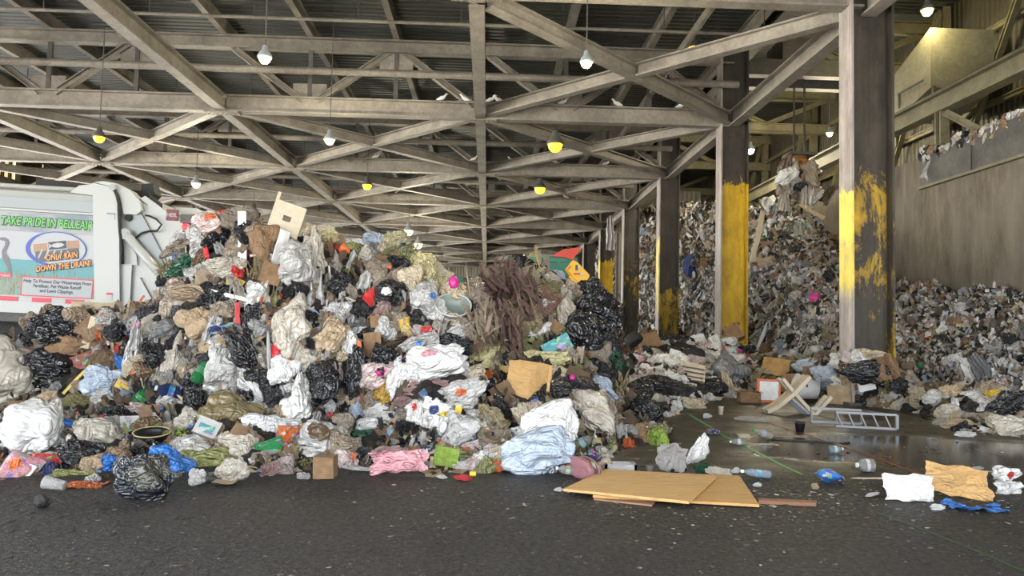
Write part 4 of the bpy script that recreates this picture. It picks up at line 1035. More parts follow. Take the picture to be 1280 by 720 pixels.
H_CREST = '''
foam_slab,foam,panelhole|358,274,38,40,-18|CR|white foam panel with a rectangular hole standing on the crest of the heap|push=2.5,extra=dict(parts=[('prong','plank',-.46,0,.6,.1,1,.26,'CR','plastic')])
plastic_bag,bag,bag|261,279,40,24,12|PP|translucent bag with orange packets at the left crest of the heap|extra=dict(parts=[spot('O',.2,.2,.4,.4)])
food_packet,packet,packet|281,267,24,11,8|R|red food packet on the very top left of the heap
food_packet,packet,packet|302,268,11,10,0|R|small bright red packet just right of the top left crest
bin_bag,bag,long|281,294,56,26,58|K|black bin bag draped diagonally down from the left crest
plastic_board,board,strip|303,316,10,104,3|W|long white plastic board hanging upright in the left of the heap|seed=2,push=.9
plastic_lath,board,strip|288,370,42,5,-14|W|thin white lath lying across below the long white board|push=1
plastic_bag,bag,bag|254,306,30,32,0|LG|crumpled clear bag under the orange packets near the left crest
plastic_bag,bag,long|231,298,34,18,38|LG|pale grey bag twisted along the left shoulder of the heap
plastic_strap,strap,strip|219,316,5,13,-15|BL|short royal blue strap at the far left shoulder of the heap
bottle_sack,bag,long|235,334,42,22,14|DG|dark green shiny sack near the left shoulder of the heap|mat='black_film'
grass_clump,clump,tuft|209,335,26,26,0|OL|mossy brown clump at the left shoulder beside the green sack
plastic_bag,bag,long|279,331,48,24,12|OW|grey bag bulging under the black bag on the left crest
plastic_bag,bag,bag|294,309,26,42,-16|T|grey brown bag hanging left of the long white board
plastic_bag,bag,bag|249,341,30,20,10|LG|small clear bag right of the dark green sack
plastic_bag,bag,bag|297,342,17,16,0|R|round crimson red bag left of the long white board
food_packet,packet,packet|298,353,14,10,-20|Y|yellow packet directly below the crimson bag
plastic_film,film,drape|319,353,10,22,0|R|red rag of film hanging right of the long white board
paper_sack,sack,bag|329,300,30,36,0|B|brown kraft paper sack right of the long white board|mat='matte'
grass_clump,clump,tuft|320,334,26,36,0|HY|dry grass clump below the brown kraft sack
paper_cup,cup,cup|334,324,15,14,-25|W|white paper cup stuck beside the dry grass clump
cardboard_box,box,box|338,342,26,24,-20|B|dark brown cardboard box under the white paper cup|mat='cardboard'
foam_strip,foam,strip|351,310,14,48,-8|W|curved white foam strip hanging below the foam panel|seed=4,push=1
plastic_film,film,flat|392,288,52,16,2|CR|cream film spread on the crest right of the foam panel
bin_bag,bag,bag|376,305,38,18,0|K|black gap of bin bag just below the foam panel
plastic_bag,bag,bag|369,332,44,46,0|LG|round ballooning clear bag below the foam panel|mat='clean_film',push=.5
plastic_bag,bag,long|398,328,60,26,98|OW|tall pale bag hanging right of the ballooning clear bag
plastic_bag,bag,bag|411,297,22,20,0|PY|yellowish clear bag on the crest right of the cream film
plastic_film,film,drape|393,356,28,44,6|LG|light grey film hanging below the ballooning clear bag
plastic_cup,cup,cup|433,313,13,13,60|O|orange cup with a dark rim near the top middle of the heap|push=1
grass_clump,clump,leafy|434,343,24,28,0|OL|green weeds poking out near the top middle of the heap
plastic_film,film,sheet|429,342,10,10,0|GR|scrap of green film beside the weeds near the top middle
plastic_bag,bag,bag|224,374,42,48,0|T|large smoky clear bag at the left edge of the cliff of rubbish
mesh_net,net,drape|211,387,18,24,15|O|orange net scrap below the smoky clear bag|mat='plastic'
plastic_bag,bag,long|208,414,38,22,18|DGY|blue grey bag at the left edge under the orange net
paper_bag,bag,bag|251,405,36,34,24|TN|tan paper bag beside the orange net|mat='matte'
plastic_bag,bag,bag|282,390,32,26,0|T|brownish bag under the thin white lath
plastic_strap,strap,strip|297,391,6,26,2|R|red strap hanging at the foot of the long white board|push=1
food_packet,packet,packet|279,411,34,14,12|NV|navy and red printed packet under the brownish bag
plastic_film,film,drape|278,426,7,17,0|O|orange tape tail below the navy packet
paper_bag,bag,bag|271,433,42,20,14|TN|flattened tan bag below the navy packet|mat='matte'
plastic_bag,bag,tied|218,450,26,44,-12|OW|cream tied bag at the left foot of the cliff
plastic_bag,bag,bag|229,463,12,20,0|CR|small cream bag beside the cream tied bag
drink_bottle,bottle,bottle|255,461,38,15,60|GR|green drink bottle with an orange cap standing askew in the cliff|push=1.2,extra=dict(cap=(.8,.14,.02),lab=(.02,.2,.06))
plastic_bag,bag,bag|280,461,40,52,-10|LG|large pale grey bag right of the green drink bottle|mat='clean_film'
bin_bag,bag,long|304,452,66,30,-62|K|black bin bag right of the large pale grey bag
plastic_bag,bag,long|326,384,48,20,80|OW|clear bag with orange peel showing in its middle|extra=dict(parts=[spot('O',.1,.05,.35,.35)])
plastic_film,film,drape|344,376,16,36,-5|PY|pale yellow bag hanging in the middle of the cliff
plastic_ribbon,ribbon,strip|349,405,6,18,30|LM|bright green ribbon in the middle of the cliff|push=1.2
plastic_bag,bag,bag|362,414,42,60,8|OW|big stained whitish bag in the middle of the cliff
plastic_bag,bag,bag|375,410,14,30,-5|PY|yellow tinted bag on the right side of the big stained bag
plastic_bat,toy,long|343,447,12,30,12|R|crimson plastic paddle left of the heap of tissue|mat='plastic'
plastic_bag,bag,drape|394,372,28,44,8|LG|long grey bag hanging in the upper middle of the cliff
plastic_bag,bag,bag|378,372,20,26,-15|DGY|dark grey bag left of the long grey hanging bag
cloth_rag,rag,lump|379,390,10,18,20|MR|maroon rag below the dark grey bag|mat='cloth'
foil_wrap,foil,bag|421,389,28,22,0|SV|crumpled silvery foil right of the long grey hanging bag
paper_bag,bag,bag|413,424,34,46,-32|TN|tan and white slanted bag right of the big stained bag
plastic_bag,bag,bag|438,430,20,30,8|W|whitish bag tucked right of the slanted tan bag
plastic_bag,bag,bag|427,447,13,18,0|CR|small cream pouch right of the tissue heap
tissue_wad,paper,bag|352,461,34,30,0|W|wad of crumpled white tissue at the lower left of the tissue heap|mat='matte'
tissue_wad,paper,bag|377,455,38,36,20|OW|wad of crumpled tissue in the middle of the cliff with dark specks|mat='matte'
screw_top,cap,ball|360,450,5,5,0|O|single orange bottle cap on the tissue heap|push=3
plastic_film,film,drape|422,469,18,40,8|PP|white and pink film hanging right of the tissue heap
metal_rod,rod,stick|336,440,4,56,4|G|thin grey rod standing in the middle of the cliff|mat='plastic',push=2.5,th=1
bin_bag,bag,bag|315,405,22,50,0|K|black bag behind the thin grey rod
bin_bag,bag,bag|330,480,40,34,10|K|black bag above the hay filled bag at the foot of the cliff
bin_bag,bag,bag|405,480,40,44,0|K|glossy black bag in the shadowed middle of the cliff
bin_bag,bag,long|442,470,64,26,86|K|tall black bag in the dark cleft left of the pink bag
tape_tag,tag,card|414,493,10,9,-30|BL|bright blue tag in the dark cleft of the heap|mat='plastic',push=1.5
plastic_bag,bag,bag|411,508,13,18,0|SV|small silvery bag low in the dark cleft
'''
H_RIGHT = '''
bin_bag,bag,bag|488,370,40,32,0|K|glossy black bag with white scraps at the top right of the heap|extra=dict(parts=[spot('W',-.18,.1,.3,.3,'white_scrap')])
plastic_strap,strap,strip|465,371,16,22,-40|R|red strap left of the glossy black bag with white scraps|push=1
plastic_bag,bag,tied|533,376,40,36,-12|LG|clear bag with a bright blue print at the top right|mat='clean_film',push=.6,extra=dict(parts=[spot('BL',.1,.2,.22,.22)])
plastic_bag,bag,bag|511,352,32,36,10|CR|yellowish white bag right of the orange cap
plastic_bag,bag,bag|529,337,32,40,0|PY|cream yellow bulging bag on the right crest|push=.5
bin_bag,bag,bag|499,330,28,16,-10|K|small black bag on the right crest left of the cream bag
screw_top,cap,ball|487,334,6,6,0|O|orange cap near the right crest beside a small black bag|push=3
paper_sack,sack,bag|469,342,32,38,0|T|taupe brown paper sack below the right crest|mat='matte'
foil_wrap,foil,sheet|446,306,40,18,5|SV|sheet of dull silver foil on the top middle crest
plastic_bag,bag,bag|466,298,24,14,0|PB|bluish clear bag on the skyline of the heap
plush_ball,toy,ball|567,353,13,16,0|MG|magenta ball on the right slope of the heap|push=1
plastic_bag,bag,bag|566,368,32,30,-20|CR|cream bag on the right slope below the magenta ball
plastic_bag,bag,bag|548,362,22,30,10|PY|pale yellow bag right of the bag with the blue print
plastic_bag,bag,flat|535,397,38,16,-14|W|ribbed white sheet below the bag with the blue print
plastic_basin,basin,bowl|566,388,44,18,-14|GG|grey green plastic basin with a white rim on its side|extra=dict(rim=(.55,.55,.5)),push=.9,tilt=48
plastic_disc,lid,ball|597,402,14,12,0|Y|yellow lid right of the grey green basin
plastic_bag,bag,bag|422,387,28,18,8|LG|light grey shirt bag at the middle height of the heap
cardboard_box,box,box|473,410,20,26,10|B|small brown box standing in the middle right of the heap
plastic_bag,bag,long|444,425,40,24,48|LG|light grey slanted bag right of the tan slanted bag|mat='clean_film'
cardboard_sheet,cardboard,card|465,434,22,36,4|B|brown cardboard flap under the small brown box
plastic_strap,strap,strip|449,435,6,17,10|O|orange red strap on the light grey slanted bag|push=1.3
paper_sack,sack,long|498,406,36,18,40|T|brown paper roll above the printed round bag|mat='matte'
snack_packet,packet,packet|507,406,16,18,20|Y|yellow snack packet with dark print in the middle right
palm_branch,branch,frond|484,432,76,30,44|DB|dark dry branch lying slantwise in the middle right of the heap
plastic_bag,bag,long|520,431,52,26,20|LG|round printed pale bag right of the dark branch|push=.5,extra=dict(parts=[spot('BL',.0,.05,.16,.2),spot('DGY',.12,-.2,.16,.2)])
soda_can,can,can|533,412,14,11,10|R|red soda can above the printed round bag
bin_bag,bag,bag|559,431,46,26,-6|K|black bag right of the printed round bag
plastic_bag,bag,bag|545,453,70,38,10|W|large white bag at the middle right of the heap|push=.6,mat='clean_film',extra=dict(parts=[spot('PK',-.1,.1,.25,.25)])
paper_sheet,paper,flat|545,479,84,24,12|MV|crumpled pinkish brown paper under the large white bag|mat='matte'
plastic_bag,bag,bag|514,470,32,32,0|W|creased white bag left of the pinkish brown paper
plastic_bag,bag,long|464,474,46,26,32|PP|pink white bag with a magenta tip|push=.5,extra=dict(parts=[spot('MG',.36,.1,.26,.4)])
plastic_bag,bag,bag|481,488,26,38,-20|GO|mustard yellow bag below the pink white bag
plastic_bag,bag,long|495,470,46,16,80|W|white bag hanging right of the mustard yellow bag
plastic_bag,bag,long|578,487,58,30,8|LG|clear grey bag with an orange spot at the right of the heap|mat='clean_film',push=.5,extra=dict(parts=[spot('O',.05,-.2,.2,.3)])
plastic_film,film,flat|599,447,46,42,-10|PY|pale yellow film spread at the right shoulder of the heap
mesh_net,net,sheet|609,468,14,11,0|O|orange brown net ring on the pale yellow film
cloth_rag,rag,flat|512,499,44,20,6|MV|checked pinkish cloth in the lower right of the heap|mat='cloth'
plastic_bag,bag,tied|578,543,52,38,26|LG|white grey tied bag at the lower right foot of the heap|mat='clean_film',push=.5
plastic_bag,bag,bag|522,524,30,42,0|W|white bag with red print low in the right half|extra=dict(parts=[spot('R',-.2,.3,.2,.2)])
warning_tape,tape,strip|571,524,8,34,-10|Y|yellow tape strip low in the right half of the heap|push=1.2
plastic_bag,bag,bag|548,524,42,42,-15|W|white bag with navy print left of the yellow tape|extra=dict(parts=[spot('NV',-.2,.25,.26,.3),spot('Y',.1,.2,.16,.2)])
plastic_bag,bag,flat|599,519,36,18,4|W|white flat bag at the right above the tied bag
plastic_bag,bag,bag|497,512,14,26,-15|W|small white bag low beside the dark cleft
plastic_bag,bag,bag|458,519,24,24,0|LG|pale grey bag low beside the dark cleft
plastic_bag,bag,bag|444,514,14,26,0|PB|bluish clear bag low beside the dark cleft
bin_bag,bag,long|456,543,62,24,-18|DG|dark green black bag at the foot of the cleft
plywood_piece,wood,card|661,482,54,62,-6|PL|broken tan plywood piece leaning on the right part of the heap|mat='plywood',push=.8,extra=dict(parts=[('splinter_strip','plank',.42,-.3,.1,.06,.2,.5,'PL','wood')])
wood_block,wood,plank|634,463,24,11,-3|PL|short pale board left of the broken plywood piece|mat='wood'
magazine,magazine,card|696,433,38,20,28|TE|teal and yellow folder above the broken plywood piece|mat='printed'
plastic_film,film,flat|681,448,58,20,-4|PY|pale yellow film above the broken plywood piece
paper_cup,cup,cup|671,467,10,11,-40|R|red and white cup lying on the broken plywood piece|push=1.5
soda_can,can,can|669,503,10,9,20|BL|small blue can at the foot of the broken plywood piece|push=1.5
paper_ball,paper,lump|647,482,8,6,20|CR|cream scrap on the left of the broken plywood piece|push=2
paper_sheet,paper,flat|701,467,30,18,-14|CR|cream paper right of the broken plywood piece|mat='matte'
cardboard_box,box,box|722,468,28,14,-22|DB|dark brown box at the right of the broken plywood piece
plastic_cup,cup,ball|715,472,8,7,0|MG|tiny magenta cup beside the dark brown box|push=2
plastic_bag,bag,long|753,487,38,22,-34|PB|grey blue bag on the right slope of the heap
bin_bag,bag,long|718,486,60,18,-22|K|black sheet below the cream paper on the right slope
plastic_bag,bag,long|735,512,68,36,-40|OW|long cream clear bag on the right foot of the heap|push=.5
plastic_bag,bag,long|757,516,40,24,-60|T|brownish clear bag right of the long cream bag
leaf_pile,clump,leafy|764,452,38,38,0|DG|dark green leafy clump on the right slope of the heap
hay_clump,clump,tuft|768,478,44,40,0|HY|brown hay under the dark green leafy clump
bin_bag,bag,bag|746,391,50,54,-20|K|big glossy black bag at the upper right of the frond heap|push=.5
bin_bag,bag,bag|730,420,44,50,10|K|black bag below the big glossy black bag|push=.4
bin_bag,bag,long|752,425,46,34,-55|K|black bag hanging at the right edge of the frond heap
plastic_bag,bag,bag|709,398,22,44,0|OW|creamy white bag hanging left of the big black bag|push=.8,extra=dict(parts=[spot('O',.05,-.42,.3,.14)])
plastic_bag,bag,long|675,391,34,20,40|W|white and blue bag in the middle of the frond heap
plastic_bag,bag,bag|698,347,18,16,0|PB|pale blue clear bag among the palm fronds
plastic_film,film,flat|720,359,28,14,-18|CR|cream green sheet right of the pale blue clear bag
plastic_bag,bag,long|628,384,38,15,92|HY|olive stained bag upright among the palm fronds
plastic_bag,bag,bag|706,372,14,30,0|OW|grubby white bag under the cream green sheet
plastic_bag,bag,bag|658,403,30,18,20|MV|pinkish bag below the palm fronds
cardboard_sheet,cardboard,card|690,412,26,16,40|B|brown cardboard scrap left of the creamy hanging bag
plastic_bag,bag,bag|676,415,26,14,45|W|white strip of bag below the brown cardboard scrap
cloth_rag,rag,drape|786,560,20,24,0|O|orange brown rag at the right foot of the heap|mat='cloth'
foil_wrap,foil,sheet|778,545,15,32,0|SV|silvery foil upright at the right foot of the heap
paper_sack,sack,flat|806,552,42,36,-36|B|folded brown paper sack at the right tip of the heap|mat='matte'
plastic_bag,bag,bag|824,551,24,24,0|LM|light green clear bag at the right tip of the heap
palm_leaf,leaf,strip|730,528,10,40,40|OL|broad green palm leaf at the right foot of the heap
'''
H_LEFT = '''
bin_bag,bag,bag|75,407,46,42,0|K|shiny black bag left against the truck skirt|push=.7
plastic_bag,bag,bag|72,457,58,48,0|K|large glossy black bag at the left side of the heap|mat='black_film',push=.5
plastic_tub,tub,box|39,455,12,34,-6|R|red and white carton left of the large glossy black bag|mat='printed'
plastic_bag,bag,bag|17,472,56,64,0|OW|pale clear bag at the left edge of the photo|mat='clean_film'
plastic_disc,lid,lump|3,447,12,20,0|R|red bag scrap at the extreme left
cardboard_sheet,cardboard,card|10,436,14,18,-20|B|brown card at the far left by the truck wheel
plastic_bin,crate,box|34,430,22,18,-20|DGY|black plastic crate corner below the truck skirt|mat='plastic'
foam_sheet,foam,card|118,382,50,10,9|CR|cream flat sheet lying along the truck's lower rail
plastic_strip,strip,strip|112,416,9,40,-18|CR|curved cream strip right of the shiny black bag|push=1
plastic_bag,bag,bag|133,396,24,20,0|LG|pale bag above the curved cream strip
paper_sack,sack,lump|90,432,60,26,-10|B|brown papery refuse under the shiny black bag|mat='matte'
plastic_film,film,drape|166,437,22,56,-8|SV|silvery grey film hanging in the left middle
food_packet,packet,packet|172,405,10,22,-10|PK|pink red packet high on the left slope
plastic_bag,bag,bag|185,411,14,28,0|OW|small white bag right of the pink red packet
bin_bag,bag,bag|184,393,22,18,0|K|small black bag high on the left slope
paper_sheet,paper,flat|160,397,30,14,40|TN|tan stick of card high on the left slope|mat='matte'
cloth_rag,rag,bag|151,454,24,18,-20|BL|royal blue cloth in the left middle|mat='cloth'
cloth_rag,rag,bag|168,461,26,24,0|CR|cream cloth right of the royal blue cloth|mat='cloth'
plastic_bag,bag,bag|124,474,42,32,0|PB|pale blue bag left of the cream cloth|mat='clean_film'
plastic_strap,strap,strip|96,474,3.5,44,-38|(.5,.36,.05)|yellow strap lying diagonally left of the pale blue bag|push=.6
cloth_rag,rag,lump|99,503,36,22,20|OL|olive cloth with yellow edging under the yellow strap|mat='cloth'
paper_sack,sack,flat|68,503,50,30,-8|TN|crumpled tan paper at the left above the white tied bag|mat='matte'
food_packet,packet,packet|155,482,20,12,-30|Y|yellow and white packet in the left middle
plastic_disc,lid,ball|120,496,14,8,-15|R|red lid in the left middle
plastic_bottle,bottle,bottle|180,495,26,18,50|GR|green crushed bottle in the left middle|push=1,extra=dict(cap=(.02,.2,.05),lab=(.02,.24,.06))
plastic_bottle,bottle,bottle|211,489,32,18,160|NV|dark teal bottle right of the green crushed bottle|push=1,extra=dict(cap=(.6,.6,.6),lab=(.03,.2,.4))
plastic_bag,bag,flat|218,508,44,24,-8|LG|pale film right of the pink white packet|mat='clean_film'
plastic_bag,bag,bag|174,515,40,22,-8|PP|pale pink bag left of the pale film
wood_stick,stick,stick|234,505,26,5,-36|TN|short wooden stick near the foot of the cliff|push=2
milk_carton,carton,box|161,534,20,26,15|W|white and blue carton left of the dark bowl|mat='printed'
plastic_bowl,bowl,bowl|190,547,42,14,0|K|black bowl with a gold rim at the foot of the heap|push=1.4,tilt=32,extra=dict(rim=(.5,.42,.18))
plastic_bag,bag,bag|128,548,62,36,0|OW|crumpled clear bag left of the white and blue carton|mat='clean_film'
plastic_bag,bag,bag|99,566,44,28,0|K|black bag behind the red lid at the left foot
leaf_clump,clump,leafy|228,544,38,22,-20|LM|yellow green lettuce leaves right of the dark bowl
plastic_tub,tub,box|259,537,27,20,-18|LG|white dairy tub with a blue label near the foot of the cliff|mat='plastic',push=1.7,extra=dict(parts=[('lid','plank',0,0,.5,1.06,1.06,.12,'LG','plastic'),('label','plank',0,-.5,-.05,.7,.04,.5,'TE','printed')])
plastic_film,film,sheet|258,556,16,13,0|CY|cyan scrap under the white dairy tub
plastic_bag,bag,bag|282,518,66,54,0|HY|clear bag stuffed with hay at the foot of the cliff|push=.1
paper_wad,paper,bag|324,502,28,22,30|W|white wad of tissue right of the hay filled bag|mat='matte'
plastic_bag,bag,tied|374,507,36,58,6|W|white tied bag with brown stains at the foot of the cliff|push=.5
plastic_bag,bag,bag|340,538,54,34,16|W|white bag above the green packet at the foot of the heap|mat='clean_film'
snack_packet,packet,packet|360,545,30,26,0|O|colourful printed snack bag right of the white bag|push=.7
food_packet,packet,packet|338,559,34,20,28|GR|shiny green packet lying at the foot of the heap|push=.9
plastic_bag,bag,bag|297,563,46,34,0|OW|creamy clear bag left of the shiny green packet
plastic_bag,bag,bag|240,570,50,40,0|LG|clear crumpled bag right of the blue bag
plastic_bag,bag,bag|252,578,60,30,0|YG|grey green clear bag low beside the blue bag
plastic_bag,bag,bag|204,578,54,38,-10|BL|bright blue bag behind the black bag at the front|push=.5
plastic_bag,bag,bag|133,581,24,24,0|BL|small deep blue bag left of the black bag at the front
plastic_bag,bag,bag|404,553,58,42,0|LG|clear bag with brown scraps behind the cardboard block|extra=dict(parts=[spot('DB',-.1,.1,.5,.5,'brown_scraps')])
cardboard_sheet,cardboard,card|358,581,52,12,-4|B|brown cardboard flat under the green packet
leaf_clump,clump,leafy|384,578,24,16,0|YG|olive leaf clump left of the cardboard block
food_packet,packet,packet|21,590,40,46,-14|PK|pink food packet standing at the left front|push=.8,extra=dict(parts=[('printed_band','plank',.32,-.2,-.1,.22,.1,.7,'W','plastic'),spot('O',-.1,.1,.35,.3)])
food_packet,packet,packet|55,583,36,32,0|R|dark red foil packet right of the pink food packet
plastic_bag,bag,bag|60,592,22,24,0|NV|blue scrap bag below the dark red foil packet
paper_packet,packet,bag|113,582,24,22,0|TN|beige packet left of the small deep blue bag|mat='matte'
plastic_disc,lid,disc|122,568,24,9,-4|R|flat red lid above the beige packet|mat='plastic'
plastic_film,film,flat|88,598,54,24,8|YG|glossy olive film between the clear cup and the black bag
paper_sheet,paper,flat|479,571,50,24,18|MV|dusty pink crumpled paper at the foot of the heap|mat='matte'
plastic_bag,bag,bag|430,560,34,30,0|T|dull beige bag right of the bag with brown scraps
'''
H_GROUND = '''
plastic_bag,bag,tied|45,546,74,70,0|W|white tied carrier bag at the left front|mat='clean_film',push=.7,extra=dict(parts=[('handle','strip',.32,-.1,.36,.3,.3,.12,'BL','plastic')])
bin_bag,bag,lump|168,598,68,58,0|(.02,.023,.03)|shiny dark bag lying on the floor at the left front|mode='g',mat='black_film',extra=dict(parts=[('bag_mouth','patch',.2,0,.14,.62,0,.6,(.05,.05,.04),'film')])
plastic_cup,cup,cup|64,605,16,24,80|W|clear plastic cup on its side at the left front|mode='g',mat='clear_plastic'
foil_wrap,wrapper,sheet|106,607,46,9,4|O|orange wrapper flat on the floor left of the dark bag|mode='f'
rubber_lump,lump,lump|50,628,16,16,0|K|small black lump alone on the floor at the left front|mode='g',mat='rubber'
paper_scrap,paper,bag|242,598,18,18,20|W|white scrap standing at the front edge left of the cream scrap|mode='g',mat='matte'
paper_scrap,paper,bag|284,592,32,26,20|OW|cream crumpled scrap at the front edge|mode='g',mat='matte'
cloth_rag,rag,flat|264,597,30,14,0|DGY|dark rag between the two pale scraps at the front edge|mode='f',mat='cloth'
cardboard_sheet,cardboard,card|312,582,32,9,0|CR|flat cream cardboard on the floor at the front edge|mode='f'
cardboard_sheet,cardboard,card|281,606,26,4,0|TN|thin tan card on the floor right of the dark bag|mode='f'
plastic_shell,shell,flat|335,590,22,16,10|MV|mauve brown shell of plastic at the front edge|mode='g',th=.8
foil_ball,foil,lump|379,595,15,9,0|SV|small grey foil ball left of the cardboard block|mode='g'
cardboard_block,cardboard,box|403,586,26,26,0|B|block of stacked corrugated card on the floor|mode='g',th=1.0,seed=1
plastic_bag,bag,flat|497,584,70,28,6|PK|pink clear sheet bag on the floor at the front edge|mode='g',th=1.2,mat='clean_film'
paper_sheet,paper,card|557,575,30,24,-10|LM|lime green folded paper at the front edge|mode='g',th=.6,mat='matte'
food_waste,food,bag|616,568,30,20,12|PP|pale pink food lump beside the pale blue bag|mode='g',mat='matte'
food_peel,food,flat|617,585,28,14,0|O|orange peel scrap left of the pale blue bag|mode='g',mat='matte',th=1.2
screw_top,cap,can|591,593,8,6,0|Y|small yellow bottle cap on the floor|mode='g',mat='plastic'
food_scrap,food,lump|581,598,18,7,-8|R|red scrap on the floor beside the yellow cap|mode='g',mat='matte'
paper_scrap,paper,lump|553,597,13,5,-8|W|small white scrap on the floor under the lime paper|mode='g',mat='matte'
dry_leaf,leaf,paper|541,592,24,9,10|TN|dry tan leaf on the floor left of the lime paper|mode='f',mat='matte'
dry_leaf,leaf,paper|577,588,18,8,-20|TN|dry tan leaf on the floor below the lime paper|mode='f',mat='matte'
paper_roll,paper,stick|449,587,28,6,-3|W|thin white paper roll on the floor|mode='g',mat='matte',th=1
plastic_bag,bag,bag|681,540,60,50,-6|W|white boxy bag behind the pale blue bag|push=.9,seed=3,mat='clean_film',th=.6
plastic_bag,bag,bag|667,571,80,46,0|PB|large pale blue bag on the floor beside the plywood|mode='g',mat='clean_film',th=.9
plastic_bottle,bottle,bottle|708,590,26,11,172|LG|clear bottle with a white cap at the corner of the pale blue bag|mode='g',extra=dict(cap=(.8,.8,.8),lab=(.5,.5,.4))
plastic_bottle,bottle,bottle|731,596,26,12,25|PK|pinkish bottle with a dark end left of the plywood|mode='f',th=1,extra=dict(cap=(.03,.02,.02),lab=(.08,.05,.04))
plastic_tray,tray,tray|776,586,40,11,0|W|clear shallow food tray behind the plywood sheets|mode='g',th=2.0,mat='clear_plastic'
food_scrap,food,lump|759,581,18,16,0|CR|cream scrap left of the clear food tray|mode='g',mat='matte'
foam_scrap,foam,lump|699,612,11,6,0|W|white foam scrap at the left corner of the plywood|mode='g',mat='matte'
clear_clamshell,container,sheet|843,578,38,34,-10|LG|crumpled clear clamshell behind the plywood sheets|mode='g',mat='clear_plastic',th=.8
plastic_cup,cup,cup|813,587,10,8,0|LG|small clear cup beside the clamshell|mode='g',mat='clear_plastic'
bin_bag,bag,lump|845,588,24,8,0|K|flat black wrapper under the clamshell|mode='g'
plastic_bag,bag,long|872,574,40,18,58|W|white bag twisted upright behind the plywood sheets|mode='g',mat='matte'
bin_bag,bag,lump|880,586,22,16,0|DG|dark green wrapper beside the upright white bag|mode='g',mat='black_film'
paper_scrap,paper,flat|899,592,34,10,-6|OW|cream scrap along the back edge of the plywood|mode='g',mat='matte',th=1
plastic_bottle,bottle,bottle|946,594,38,10,174|PB|clear water bottle with a blue label on the floor|mode='g',extra=dict(cap=(.8,.8,.8),lab=(.05,.4,.55))
paper_scrap,paper,lump|922,588,10,7,0|W|white scrap at the neck of the blue label bottle|mode='g',mat='matte'
foam_ball,foam,lump|948,606,11,6,0|W|white foam ball in front of the blue label bottle|mode='g',mat='matte'
soda_can,can,can|892,540,16,7,0|NV|dark can lying on the green line|mode='g'
plastic_bottle,bottle,bottle|923,553,20,8,182|LG|small clear bottle lying on the green line|mode='g',extra=dict(cap=(.7,.7,.7),lab=(.6,.6,.6))
plastic_bottle,bottle,bottle|954,545,26,10,165|OW|crushed bottle with a green cap beyond the green line|mode='g',extra=dict(cap=(.03,.25,.06),lab=(.3,.36,.4))
plastic_film,film,strip|928,545,16,4,0|OW|pale scrap left of the crushed bottle|mode='f'
plastic_cup,cup,cup|1002,535,13,11,0|K|black cup standing on the wet floor|mode='g'
plastic_film,film,flat|942,525,50,6,-2|OW|long pale rag on the floor left of the chair|mode='g',th=1,mat='cloth'
drink_pouch,pouch,packet|1035,603,26,5,0|BL|blue drink pouch flat on the floor|mode='f'
soda_can,can,can|1047,600,18,9,-10|NV|dark can with yellow print on the blue pouch|mode='g'
plastic_bottle,bottle,bottle|1047,563,18,9,5|PB|pale bottle lying on the red line|mode='g',extra=dict(cap=(.6,.65,.6),lab=(.4,.6,.55))
glass_jar,jar,bottle|1085,583,22,17,180|LG|round clear jar on the wet floor right of the red line|mode='g',extra=dict(cap=(.75,.75,.7),lab=(.6,.6,.62))
wood_stick,stick,stick|1094,598,50,2,0|CR|thin white rod on the floor below the round jar|mode='g',th=1,mat='plastic'
paper_roll,paper,stick|1092,620,14,5,15|W|short white roll on the floor left of the white paper|mode='g',th=1,mat='matte'
paper_sheet,paper,paper|1148,615,64,32,-3|W|folded sheet of white paper on the floor at right|mode='g',th=1.1,seed=2
paper_sack,sack,paper|1210,611,84,36,-8|PL|crumpled tan kraft paper right of the white sheet|mode='g',th=1.1,seed=5
paper_scrap,paper,paper|1205,609,36,14,-12|W|white paper scrap lying on the tan kraft paper|mode='g',th=1.6,seed=6
cloth_rag,rag,flat|1216,635,74,11,-4|BL|blue cloth on the floor below the tan kraft paper|mode='f',mat='cloth',th=1.4
paper_scrap,paper,lump|1173,634,18,8,0|W|white crumpled scrap left of the blue cloth|mode='g',mat='matte'
plastic_bag,bag,lump|1262,593,34,19,0|W|white carrier bag with red print at the right edge|mode='g',mat='clean_film',th=.9,extra=dict(parts=[spot('R',.05,.0,.3,.5)])
plastic_bag,bag,flat|1268,612,36,16,0|W|white torn bag below the red printed bag|mode='g',th=1.2,mat='clean_film'
plastic_film,film,strip|1256,608,22,4,-30|LG|narrow pale strip left of the white torn bag|mode='f'
paper_scrap,paper,lump|1224,585,16,5,0|LG|pale scrap in the puddle at the right|mode='g',mat='matte'
dry_leaf,leaf,lump|1020,608,9,8,0|TN|small tan stone like scrap right of the plywood|mode='g',mat='matte'
plastic_bag,bag,flat|1209,544,28,7,-3|W|white flat bag at the far edge of the puddle|mode='g',th=1.2
foam_cup,cup,cup|902,514,7,10,0|CR|small cream cup upright before the fringe of rubbish|mode='g'
paper_scrap,paper,lump|885,520,10,6,0|W|white scrap on the green line near its far end|mode='g',mat='matte'
'''
